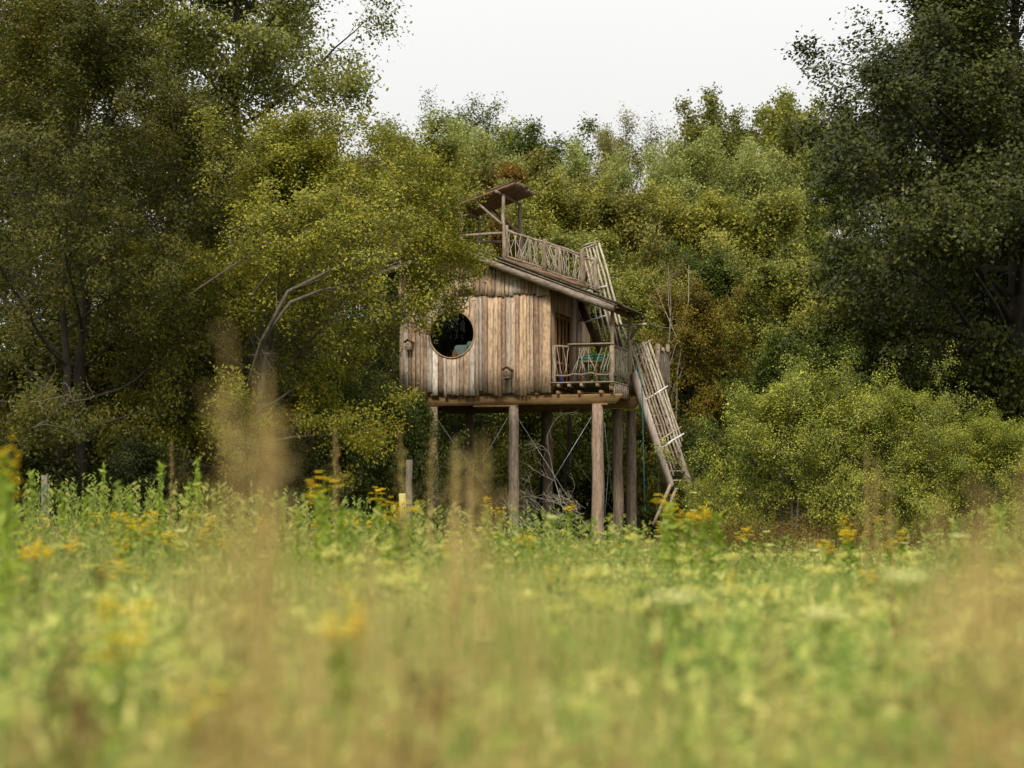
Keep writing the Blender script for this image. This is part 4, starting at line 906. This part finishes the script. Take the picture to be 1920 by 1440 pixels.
def scatter_object(name, patch, pts, rots, scl, mat):
    """one stuff object: the patch geometry repeated on the given points with geometry nodes"""
    V, Q, tn = patch; nv = len(V); allV = np.vstack([V, pts])
    me = mesh_np(name, allV, Q, tint=tn); me.materials.append(mat)
    a = me.attributes.new('src', 'BOOLEAN', 'POINT'); a.data.foreach_set('value', np.arange(len(allV)) < nv)
    a = me.attributes.new('rot', 'FLOAT_VECTOR', 'POINT'); r_ = np.zeros((len(allV), 3), np.float32); r_[nv:, 2] = rots; a.data.foreach_set('vector', r_.ravel())
    a = me.attributes.new('scl', 'FLOAT_VECTOR', 'POINT'); s_ = np.ones((len(allV), 3), np.float32); s_[nv:] = scl; a.data.foreach_set('vector', s_.ravel())
    o = link(bpy.data.objects.new(name, me)); ng = bpy.data.node_groups.new(name+'_scatter', 'GeometryNodeTree')
    ng.interface.new_socket('Geometry', in_out='INPUT', socket_type='NodeSocketGeometry'); ng.interface.new_socket('Geometry', in_out='OUTPUT', socket_type='NodeSocketGeometry')
    gi = ng.nodes.new('NodeGroupInput'); go = ng.nodes.new('NodeGroupOutput'); sp_ = ng.nodes.new('GeometryNodeSeparateGeometry'); ip = ng.nodes.new('GeometryNodeInstanceOnPoints')
    def na(nm, ty): n_ = ng.nodes.new('GeometryNodeInputNamedAttribute'); n_.data_type = ty; n_.inputs[0].default_value = nm; return n_.outputs[0]
    L = ng.links.new; L(gi.outputs[0], sp_.inputs[0]); L(na('src', 'BOOLEAN'), sp_.inputs[1]); L(sp_.outputs[0], ip.inputs['Instance']); L(sp_.outputs[1], ip.inputs['Points'])
    L(na('rot', 'FLOAT_VECTOR'), ip.inputs['Rotation']); L(na('scl', 'FLOAT_VECTOR'), ip.inputs['Scale']); L(ip.outputs[0], go.inputs[0])
    md = o.modifiers.new('scatter', 'NODES'); md.node_group = ng
    return tag(o, kind='stuff')
def noise2(x, y, s, k=0): return .5+.25*(np.sin(x*s*1.7+k)+np.sin(y*s*1.3+k*2.1)*np.cos(x*s*.9-y*s*.6+k))
def wedge(n, y0, y1, rg, marg=.3, pw=1.0):
    """random points of the ground the camera can see (plus a margin at both sides)"""
    Y = y0+(y1-y0)*rg.random(n)**pw; keep = rg.random(n) < (Y*.27+marg+1)/(y1*.27+marg+1) if pw == 1 else np.ones(n, bool)
    Y = Y[keep]; X = rg.uniform(-1, 1, len(Y))*(Y*.275+marg+.8)
    return X, Y
rg = np.random.default_rng(5)
# far and middle meadow: grass and leafy herbs
pg = join([blades(rg, 260, .6, .35, 1.0, .010, lean=.25), (lambda C: leaves(rg, C, .05, .25, 0))(np.stack([rg.normal(0, .32, 130), rg.normal(0, .32, 130), rg.uniform(.2, .8, 130)], 1))])
X, Yp = wedge(7500, 7, 60, rg); k = len(X)
ph = CX+X/Yp*F
ytop = np.interp(ph, [0, 380, 650, 880, 1230, 1340, 1660, 1760, 1920], [985, 990, 995, 1000, 1010, 1040, 1040, 1015, 1005])
cap = np.maximum(.3, EYE+(955-ytop)/F*Yp)
hs_ = np.where(Yp < 12, .95, np.minimum(1.45, cap))*(.62+.42*noise2(X, Yp, 2.3, 1))*rg.uniform(.72, 1.06, k)/.95
scatter_object('meadow_grass', pg, np.stack([X, Yp, np.zeros(k)], 1), rg.uniform(0, 6.28, k), np.stack([np.ones(k)*1.1, np.ones(k)*1.1, hs_], 1), M['grass_far'])
X, Yp = wedge(2600, 1.6, 16, rg); k = len(X)
pn = blades(rg, 150, .42, .4, 1.0, .012, seg=4)
scatter_object('near_grass', pn, np.stack([X, Yp, np.zeros(k)], 1), rg.uniform(0, 6.28, k), np.stack([np.ones(k), np.ones(k), (.78+.22*noise2(X, Yp, .8, 3))*rg.uniform(.85, 1.1, k)], 1), M['grass'])
# leafy herbs in clumps, standing out of the near grass
ph_ = join([(lambda C: leaves(rg, C, .06, .26, 0))(np.stack([rg.normal(0, .11, 230), rg.normal(0, .11, 230), rg.uniform(.15, 1, 230)], 1))])
X, Yp = wedge(3000, 2.4, 22, rg, pw=1.3); kp = noise2(X, Yp, 1.7, 5)*rg.uniform(.6, 1.4, len(X)) > .5; X, Yp = X[kp], Yp[kp]; k = len(X)
ph = CX+X/Yp*F
scatter_object('leafy_herbs', ph_, np.stack([X, Yp, np.zeros(k)], 1), rg.uniform(0, 6.28, k), np.stack([np.ones(k)*.9, np.ones(k)*.9, rg.uniform(.45, 1.05, k)*np.interp(Yp, [3, 10, 22], [1, .9, .72])], 1), M['herbs_near'])
def airy(n):
    L_ = []
    v, q_, t_ = blades(rg, n, .32, .75, 1.0, .0035, lean=.12, seg=4); L_.append((v, q_, t_))
    tips = v.reshape(n, -1, 3)[:, -1]; mids = v.reshape(n, -1, 3)[:, -3]
    for a, b in zip(tips, mids):
        u = rg.random(34)[:, None]; C = a+(b-a)*u*.9+rg.normal(0, 1, (34, 3))*np.array((.016, .016, .01))*(.4+u); L_.append(leaves(rg, C, .011, .3, 0))
    return join(L_)
X, Yp = wedge(3000, 3.5, 50, rg); ph = CX+X/Yp*F; k = len(X)
yt = np.interp(ph, [0, 400, 650, 880, 1230, 1340, 1660, 1760, 1920], [915, 930, 950, 970, 985, 1010, 1010, 980, 965])+rg.gamma(2., 20, k)
scatter_object('flowering_grass', airy(16), np.stack([X, Yp, np.zeros(k)], 1), rg.uniform(0, 6.28, k), np.stack([np.ones(k), np.ones(k), np.minimum(1.3, np.maximum(.35, EYE+(955-yt)/F*Yp))*rg.uniform(.85, 1, k)], 1), M['heads'])
hd = join([leaves(rg, rg.normal(0, .03, (60, 3))*np.array((1, 1, .5)), .03, .7)])
X, Yp = wedge(420, 5, 40, rg, pw=1.1); k = len(X); ph = CX+X/Yp*F
zz = rg.uniform(.72, 1.03, k); zz = np.minimum(zz, np.maximum(.4, EYE+(955-np.interp(ph, [0, 650, 880, 1230, 1340, 1660, 1760, 1920], [925, 960, 985, 1005, 1040, 1040, 1000, 985]))/F*Yp))
scatter_object('pale_seed_heads', hd, np.stack([X, Yp, zz], 1), rg.uniform(0, 6.28, k), np.stack([rg.uniform(.4, .9, k)]*3, 1), M['palehead'])
# dry grass, mostly in the near tan drifts
X, Yp = wedge(6000, 1.5, 14, rg, pw=1.6); pxs = CX+X/Yp*F
den = .05+.55*np.exp(-((pxs-640)/210)**2)+.7*np.exp(-((pxs-1850)/120)**2)+.22*np.exp(-((pxs-1050)/110)**2)+.15*np.exp(-((pxs-0)/60)**2)
kp = rg.random(len(X)) < den*.6; X, Yp = X[kp], Yp[kp]; k = len(X)
pd = blades(rg, 70, .22, .5, 1.02, .006, lean=.2, seg=4)
scatter_object('dry_grass', pd, np.stack([X, Yp, np.zeros(k)], 1), rg.uniform(0, 6.28, k), np.stack([np.ones(k), np.ones(k), rg.uniform(.9, 1.08, k)], 1), M['dry'])
X, Yp = wedge(900, 10, 52, rg); k = len(X)
scatter_object('straw_grass', blades(rg, 40, .3, .5, 1.0, .007, lean=.15), np.stack([X, Yp, np.zeros(k)], 1), rg.uniform(0, 6.28, k), np.stack([np.ones(k), np.ones(k), rg.uniform(.6, .85, k)], 1), M['dry'])
# undergrowth at the wood's edge
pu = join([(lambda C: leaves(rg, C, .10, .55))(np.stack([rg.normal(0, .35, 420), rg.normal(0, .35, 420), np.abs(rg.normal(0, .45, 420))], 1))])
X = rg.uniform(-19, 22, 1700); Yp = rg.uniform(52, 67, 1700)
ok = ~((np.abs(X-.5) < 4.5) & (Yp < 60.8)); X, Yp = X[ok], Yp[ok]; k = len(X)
scatter_object('undergrowth', pu, np.stack([X, Yp, np.zeros(k)], 1), rg.uniform(0, 6.28, k), np.stack([np.ones(k)*1.2, np.ones(k)*1.2, rg.uniform(.6, 1.5, k)], 1), M['shrub_shaded'])
def weedclump(n, leafn, sz):
    L_ = []
    for _ in range(n):
        x0, y0 = rg.normal(0, .22, 2); h = rg.uniform(.6, 1.0); z_ = rg.uniform(.1, 1, leafn)*h
        L_.append(leaves(rg, np.stack([x0+rg.normal(0, .035, leafn)*(1.3-z_/h), y0+rg.normal(0, .035, leafn)*(1.3-z_/h), z_], 1), sz, .3, 0))
    return join(L_)
X, Yp = wedge(1500, 13, 40, rg); ph = CX+X/Yp*F; keep = rg.random(len(X)) < np.interp(ph, [0, 650, 800, 1200, 1700, 1920], [.85, .8, .85, .7, .5, .7]); X, Yp, ph = X[keep], Yp[keep], ph[keep]; k = len(X)
yt = np.interp(ph, [0, 400, 650, 880, 1230, 1340, 1660, 1760, 1920], [880, 900, 920, 945, 960, 1000, 1005, 955, 935])+rg.gamma(2.0, 26, k)-15
scatter_object('tall_weeds', weedclump(3, 46, .07), np.stack([X, Yp, np.zeros(k)], 1), rg.uniform(0, 6.28, k), np.stack([np.ones(k), np.ones(k), np.maximum(.4, EYE+(955-yt)/F*Yp)], 1), M['grass_far'])
# dark tall weeds before the hawthorn
pw_ = []
for _ in range(14):
    x0, y0 = rg.normal(0, .3, 2); h = rg.uniform(.7, 1.35); n = 26; z_ = rg.uniform(.15, 1, n)*h
    pw_.append(leaves(rg, np.stack([x0+rg.normal(0, .05, n), y0+rg.normal(0, .05, n), z_], 1), .075, .35, 0))
    v, q_, t_ = blades(rg, 2, .01, h, h*1.02, .012, lean=.05); v[:, 0] += x0; v[:, 1] += y0; pw_.append((v, q_, t_))
X = np.concatenate([rg.uniform(3.2, 10.5, 60), rg.uniform(-12, -2.5, 30)]); Yp = rg.uniform(42, 47, 90); k = 90
scatter_object('dark_weeds', join(pw_), np.stack([X, Yp, np.zeros(k)], 1), rg.uniform(0, 6.28, k), np.stack([np.ones(k), np.ones(k), np.where(X > 0, rg.uniform(.7, 1.05, k), rg.uniform(.6, 1.0, k))], 1), M['deadstalk'])
# ---- flowering plants, each a thing of its own
def quadmesh(name, parts, mat): V, Q, tn = join(parts); me = mesh_np(name, V, Q, tint=tn); me.materials.append(mat); return me
def stemtube(P, r): 
    mb = MB().tube(P, r, 5, caps=False); V = np.vstack(mb.V); Q = np.vstack(mb.Q); return V, Q, np.full(len(Q), .5)
def ragwort(seed):   # 1 m tall unit plant
    rg = np.random.default_rng(seed); st = []; fl = []; lv = []
    P = np.stack([rg.normal(0, .01, 6).cumsum(), rg.normal(0, .01, 6).cumsum(), np.linspace(0, .9, 6)], 1); st.append(stemtube(P, np.linspace(.006, .004, 6)))
    n = 90; z = rg.uniform(.1, .88, n); a = rg.uniform(0, 6.28, n); rr = rg.uniform(.02, .11, n)*(1.2-z)
    lv.append(leaves(rg, np.stack([rr*np.cos(a), rr*np.sin(a), z], 1)+[P[-1, 0]*.5, P[-1, 1]*.5, 0], .09, .35, .3))
    for k in range(9):
        a = k*2.4; r_ = rg.uniform(.015, .075); tip = P[-1]+np.array((r_*math.cos(a), r_*math.sin(a), rg.uniform(-.02, .1))); st.append(stemtube(np.array([P[-2], (P[-2]+tip)/2+(0, 0, -.01), tip]), [.003, .002, .002]))
        for h in range(3):
            c = tip+rg.normal(0, .018, 3)*np.array((1, 1, .9)); m = 9; g = 1.35
            an = np.arange(m)*2*math.pi/m; V = []; 
            for t_ in an: 
                d = np.array((math.cos(t_), math.sin(t_), 0)); s_ = np.array((-d[1], d[0], 0)); V += [c+d*.002, c+d*.015+s_*.005+(0, 0, .006), c+d*.024+(0, 0, .003), c+d*.015-s_*.005+(0, 0, .006)]
            fl.append((np.array(V), np.arange(4*m).reshape(-1, 4), rg.uniform(.3, 1, m)))
            fl.append((np.array([c+(.006, 0, .003), c+(0, .006, .004), c+(-.006, 0, .003), c+(0, -.006, .004)]), np.array([[0, 1, 2, 3]]), np.array([0.])))
    return [('stem', quadmesh('stem', st, M['herb'])), ('leaves', quadmesh('leaves', lv, M['herb'])), ('flower_heads', quadmesh('flower_heads', fl, M['petal']))]
def umbel(seed):
    rg = np.random.default_rng(seed); st = []; fl = []
    P = np.stack([rg.normal(0, .012, 6).cumsum(), rg.normal(0, .012, 6).cumsum(), np.linspace(0, .93, 6)], 1); st.append(stemtube(P, np.linspace(.005, .003, 6)))
    lf = leaves(rg, np.stack([rg.normal(0, .05, 24), rg.normal(0, .05, 24), rg.uniform(.1, .8, 24)], 1), .07, .3)
    for k in range(16):
        a = k*2.4; r_ = .065*math.sqrt((k+.5)/16); tip = P[-1]+np.array((r_*math.cos(a), r_*math.sin(a), .055+.01*rg.random())); st.append(stemtube(np.array([P[-1], tip]), [.0015, .001]))
        fl.append(leaves(rg, tip+rg.normal(0, .007, (9, 3))*np.array((1, 1, .4)), .013, .9, 1.5))
    return [('stem', quadmesh('stem', st+[lf], M['herb'])), ('flower_heads', quadmesh('flower_heads', fl, M['umbel']))]
def dock(seed):
    rg = np.random.default_rng(seed); st = []; fl = []
    P = np.stack([rg.normal(0, .01, 6).cumsum(), rg.normal(0, .01, 6).cumsum(), np.linspace(0, .98, 6)], 1); st.append(stemtube(P, np.linspace(.006, .003, 6)))
    for k in range(3):
        z0 = (.72, .86, .96)[k]; c = np.array((P[3, 0]+rg.normal(0, .012), P[3, 1]+rg.normal(0, .012), z0)); fl.append(leaves(rg, c+rg.normal(0, 1, (34, 3))*np.array((.013, .013, .016)), .015, .9))
    return [('stem', quadmesh('stem', st, M['seed'])), ('seed_heads', quadmesh('seed_heads', fl, M['seed']))]
def plumegrass(seed, lush=1.0, w_=.034):
    rg = np.random.default_rng(seed); st = []; fl = []
    b = rg.uniform(-.03, .03, 2); t = np.linspace(0, 1, 8); P = np.stack([b[0]*t**2, b[1]*t**2, t], 1); st.append(stemtube(P, np.linspace(.0028, .001, 8)))
    v, q_, tn = blades(rg, 5, .02, .4, .75, .007, .3, 4); st.append((v, q_, tn))
    n = int(300*lush); z = rg.beta(1.5, 2.0, n)*.40+.62; w2 = w_*np.sin(np.clip((z-.66)/.36, 0, 1)*math.pi)**.7*np.abs(rg.normal(0, .8, n)); a = rg.uniform(0, 6.28, n)
    xx = b[0]*z**2; yy = b[1]*z**2
    fl.append(leaves(rg, np.stack([xx+w2*np.cos(a), yy+w2*np.sin(a), z-w2*.4], 1), .013, .28, 0))
    return [('stem', quadmesh('stem', st, M['dry'])), ('plume', quadmesh('plume', fl, M['plume']))]
def plant(parts, name, label, cat, group, px, py, Y, rz=0.0, wide=1.0, top=1.0):
    """stand a unit plant on the ground so that its top reaches pixel py"""
    h = max(.3, hgt(py, Y))/top; x, y = spot(px, Y); r = empty(name, (x, y, 0), rz); tag(r, label, cat, group)
    for nm, me in parts:
        o = link(bpy.data.objects.new(nm, me), r); o.scale = (wide, wide, h)
        if nm != 'stem': o['kind'] = 'stuff'
    return r
RG = [ragwort(100+i) for i in range(4)]; UM = [umbel(200+i) for i in range(3)]; DK = [dock(300+i) for i in range(3)]; PL = [plumegrass(400+i) for i in range(4)]
spots_r = [(14, 818, 7.5, .5, 'yellow ragwort head standing tallest at the left edge'),
 (236, 1052, 13, 1.0, 'yellow ragwort low in the left meadow, lone bright clump'), (275, 1062, 14, .8, 'smaller yellow ragwort just right of the lone bright clump'),
 (232, 950, 17, 1.0, 'yellow ragwort at the left end of the flowering group'), (256, 966, 16, 1.1, 'yellow ragwort in the middle of the left flowering group'), (286, 960, 18, 1, 'yellow ragwort at the right end of the left flowering group'),
 (184, 960, 22, 1, 'single yellow ragwort left of the flowering group'), (352, 948, 20, 1.1, 'yellow ragwort against the dark shrubs right of the flowering group'), (395, 960, 20, 1, 'yellow ragwort right of centre in the left meadow'),
 (205, 1130, 4.2, .8, 'dim yellow ragwort deep in the left foreground'), (352, 1282, 4.2, .8, 'yellow ragwort lowest in the left foreground'), (38, 1020, 13, .8, 'yellow ragwort below the tall left edge flower'),
 (608, 884, 14, 1.3, 'pale yellow tall ragwort left of the stilts'), (702, 915, 19, 1.1, 'bright yellow ragwort before the dark shrub left of the grey post'), (738, 938, 13, 1.3, 'wide yellow ragwort just left of the grey post'),
 (655, 965, 18, 1, 'small yellow ragwort below the pale tall one'), (532, 1000, 22, .8, 'lone small yellow ragwort left of centre'), (912, 932, 24, .8, 'small yellow ragwort before the second stilt'), (935, 950, 22, .8, 'small yellow ragwort between the two left stilts'),
 (1072, 942, 30, 1.2, 'ragwort with orange yellow tops at the foot of the front stilt'), (1000, 1000, 20, .7, 'small yellow ragwort low in the centre'), (1042, 1062, 14, .7, 'small dim ragwort in the centre of the meadow'),
 (1252, 925, 17, 1.1, 'orange yellow ragwort at the foot of the staircase, left one'), (1332, 945, 15, 1.2, 'wide yellow ragwort right of the staircase foot'), (1262, 945, 16, .9, 'orange yellow ragwort at the foot of the staircase, right one'),
 (1405, 990, 22, 1, 'yellow ragwort among the dark weeds'), (1555, 1012, 17, .9, 'yellow ragwort before the middle of the hawthorn'), (1598, 985, 20, 1, 'yellow ragwort below the hawthorn among brown stalks'),
 (1660, 1010, 22, .8, 'small yellow ragwort right of the brown stalks'), (1690, 995, 20, .8, 'yellow ragwort right under the hawthorn'), (1630, 1068, 13, .8, 'orange yellow ragwort lower right of centre'),
 (1430, 1095, 12, .7, 'small yellow ragwort low right of centre'), (1365, 1070, 14, .7, 'faint yellow ragwort in the open green meadow'), (1860, 970, 22, .8, 'yellow ragwort near the right edge'),
 (1280, 1020, 22, .8, 'small yellow ragwort before the rear stilts'), (1155, 1015, 26, .7, 'tiny yellow ragwort beside the front stilt'), (845, 1015, 19, .8, 'yellow ragwort below the second stilt from the left'),
 (735, 1085, 12, .7, 'faint yellow ragwort inside the tan grass'), (600, 1020, 17, .7, 'small yellow ragwort in the dark green clump'), (640, 1110, 4.2, .7, 'small yellow ragwort below the dark green clump'),
 (95, 965, 20, .9, 'yellow ragwort beside the split post'), (320, 1000, 18, .9, 'yellow ragwort under the left flowering group'), (420, 1010, 18, .8, 'yellow ragwort left of the tall tan plume'), (150, 1010, 16, .9, 'yellow ragwort in front of the split post')]
for i, (px, py, Y, wd, lb) in enumerate(spots_r): plant(RG[i % 4], 'ragwort', lb, 'flower', 'yellow ragworts in the meadow', px, py, Y, i*1.3, 1.15*wd)
spots_u = [(1300, 922, 33, 1, 'white umbel against the staircase foot, upper one'), (1300, 955, 33, 1, 'white umbel against the staircase foot, lower one'), (1437, 995, 26, 1.1, 'round white umbel among the dark weeds'), (1440, 1020, 18, 1.1, 'flat white umbel just below the round one'),
 (1522, 1030, 18, 1.1, 'slanting white umbel right of the flat one'), (1692, 1016, 20, .9, 'white umbel below the hawthorn'), (1805, 1000, 11, 1.3, 'large blurred white umbel at right'), (1036, 966, 12, .8, 'big blurred cream umbel in the centre'),
 (342, 992, 16, 1, 'white umbel right of the left ragwort group'), (1215, 1015, 34, .9, 'tiny white umbel beside the rear stilts'), (1120, 1018, 34, .8, 'tiny cream umbel at the foot of the front stilt'), (1688, 1068, 4.2, 1, 'faint white umbel in the right meadow'),
 (1300, 1110, 4.2, 1, 'blurred white umbel in the open green meadow'), (900, 1195, 8, .9, 'blurred white umbel low in the centre'), (1545, 1140, 4.2, .9, 'blurred white umbel low at right'), (490, 1040, 13, .8, 'cream umbel beside the tan plume')]
for i, (px, py, Y, wd, lb) in enumerate(spots_u): plant(UM[i % 3], 'umbel_flower', lb, 'flower', 'white umbels in the meadow', px, py, Y, i*.9, wd*.7)
spots_d = [(160, 1160, 3.0, 'dark brown seed stalk in the left foreground, highest one'), (150, 1222, 2.9, 'dark brown seed stalk in the left foreground, second from the top'), (212, 1270, 2.8, 'dark brown seed stalk left of the tan grass'), (35, 1315, 2.7, 'dark brown seed stalk at the left edge'),
 (140, 1320, 2.6, 'dark brown seed stalk lowest in the left corner'), (372, 1325, 2.6, 'small brown seed stalk at the bottom left of the tan grass'), (785, 1235, 2.8, 'brown seed stalk inside the tan grass, left one'), (832, 1255, 2.7, 'brown seed stalk inside the tan grass, right one'),
 (180, 1060, 6, 'brown seed stalk among the left ragworts'), (305, 930, 24, 'thin brown stalk rising above the left flowers'), (640, 830, 16, 'thin brown stalk left of the grey post'), (1385, 920, 40, 'dark dried stalk before the hawthorn, left one'), (1410, 940, 40, 'dark dried stalk before the hawthorn, right one'),
 (1210, 1130, 6, 'faint rusty seed stalk right of centre'), (1650, 1100, 7, 'faint rusty seed stalk at right')]
for i, (px, py, Y, lb) in enumerate(spots_d): plant(DK[i % 3], 'seed_stalk', lb, 'plant', 'brown seed stalks in the meadow', px, py, Y, i*.7, .75)
spots_p = [(468, 645, 2.3, 1.5, 'tall blurred tan grass plume rising before the dark shrubs'), (482, 690, 2.4, 1.6, 'tan grass plume leaning on the tallest plume'), (458, 760, 2.4, 1.6, 'tan grass plume left of the tallest plume'), (485, 800, 2.2, 2.0, 'shorter tan plume below the tallest plume'),
 (865, 830, 6, 1.6, 'pale feathery grass plume before the second stilt'), (890, 850, 6.5, 1.6, 'pale feathery grass plume between the left stilts'), (840, 870, 6.2, 1.5, 'pale feathery plume right of the leftmost stilt'), (765, 800, 9, 1.2, 'thin grass plume standing before the grey post'), (805, 800, 9, 1.0, 'thin leaning grass plume right of the grey post'),
 (630, 790, 12, .8, 'thin brown plume left of the ragwort by the post'), (325, 825, 14, 1.0, 'small pale plume above the left flowers'), (930, 820, 3.4, 1.6, 'very blurred olive plume under the house'),
 (1618, 838, 8, 1.0, 'slender orange grass plume bending before the hawthorn'), (1640, 860, 8, 1.0, 'second slender orange plume before the hawthorn'), (1675, 895, 8, 1.0, 'third slender orange plume before the hawthorn, lower'), 
 (1830, 860, 2.6, 2.2, 'big blurred tan plume near the right edge'), (1870, 930, 2.4, 2.2, 'big blurred tan plume at the right edge'), (1790, 960, 2.6, 2.0, 'blurred tan plume left of the big right one'), (1740, 930, 3.2, 1.6, 'blurred olive plume right of the orange plumes'), (1900, 800, 3.0, 1.6, 'blurred greenish plume over the right end of the hawthorn'),
 (440, 1000, 2.2, 2.2, 'wide tan plume low in the left of centre'), (690, 1010, 2.6, 2.0, 'tan plume at the right of the tan drift'), (800, 980, 3.0, 1.8, 'tan plume below the leftmost stilt'), (620, 1160, 1.8, 2.2, 'brown tan plume at the bottom centre left'), (1000, 1140, 2.4, 1.8, 'pale tan plume at the bottom centre'), (1480, 1160, 2.4, 1.6, 'pale tan plume low at right of centre'), (20, 1180, 2.4, 1.8, 'tan plume in the bottom left corner'), (1240, 1230, 2.0, 1.6, 'pale tan plume at the bottom right of centre')]
for i, (px, py, Y, wd, lb) in enumerate(spots_p): plant(PL[i % 4], 'grass_plume', lb, 'grass plume', 'tall dry grass plumes', px, py, Y, i*1.9, wd)
def tallherb(seed):
    rg = np.random.default_rng(seed); n = 200; z = rg.uniform(.1, 1, n); a = rg.uniform(0, 6.28, n); r_ = rg.uniform(0, .10, n)*(1.15-z)
    P = np.stack([rg.normal(0, .006, 6).cumsum(), rg.normal(0, .006, 6).cumsum(), np.linspace(0, .99, 6)], 1)
    return [('stem', quadmesh('stem', [stemtube(P, np.linspace(.006, .002, 6))], M['herb'])), ('leaves', quadmesh('leaves', [leaves(rg, np.stack([r_*np.cos(a), r_*np.sin(a), z], 1), .075, .22, .0)], M['herb']))]
TL = [tallherb(500+i) for i in range(3)]
spots_t = [(195, 872, 22, 'tall green spire plant against the dark shrubs, tallest at left'), (60, 885, 22, 'green spire plant left of the split post'), (120, 925, 24, 'green spire plant right of the split post'), (162, 930, 22, 'green spire plant left of the tallest spire'), (302, 870, 20, 'green spire plant below the small pale plume'), (370, 860, 20, 'thin green spire before the dark shrubs'),
 (355, 905, 20, 'green spire plant beside the thin spire'), (245, 930, 21, 'green spire behind the flowering group'), (8, 850, 8, 'big green leafy stalk under the tall left ragwort'), (600, 920, 13, 'leafy green stalk under the pale tall ragwort'), (560, 960, 14, 'leafy green stalk left of the pale tall ragwort'), (1255, 945, 16, 'leafy green stalk at the staircase foot'), (1290, 965, 17, 'leafy green stalk right of the staircase foot'), (530, 935, 18, 'pale green spire right of the tall tan plume'),
 (1345, 965, 15, 'leafy green stalk under the wide ragwort'), (640, 950, 13, 'leafy green stalk right of the pale tall ragwort'), (1870, 950, 16, 'green spire near the right edge'), (30, 950, 14, 'leafy green stalk in the left meadow edge')]
for i, (px, py, Y, lb) in enumerate(spots_t): plant(TL[i % 3], 'spire_plant', lb, 'plant', 'tall leafy stalks in the meadow', px, py, Y, i*1.1, 1.3)


rg = np.random.default_rng(77)
for k in range(52):
    Y = rg.uniform(10, 36); left = rg.random() < .72
    px = rg.uniform(0, 620) if left else rg.uniform(620, 1900); x, y = spot(px, Y)
    yt = rg.uniform(965, 1010) if Y > 16 else rg.uniform(1005, 1120)
    plant(RG[k % 4], 'ragwort', 'small yellow ragwort clump scattered among the meadow grass', 'flower', 'small scattered ragworts', px, yt, Y, k*1.1, .95)
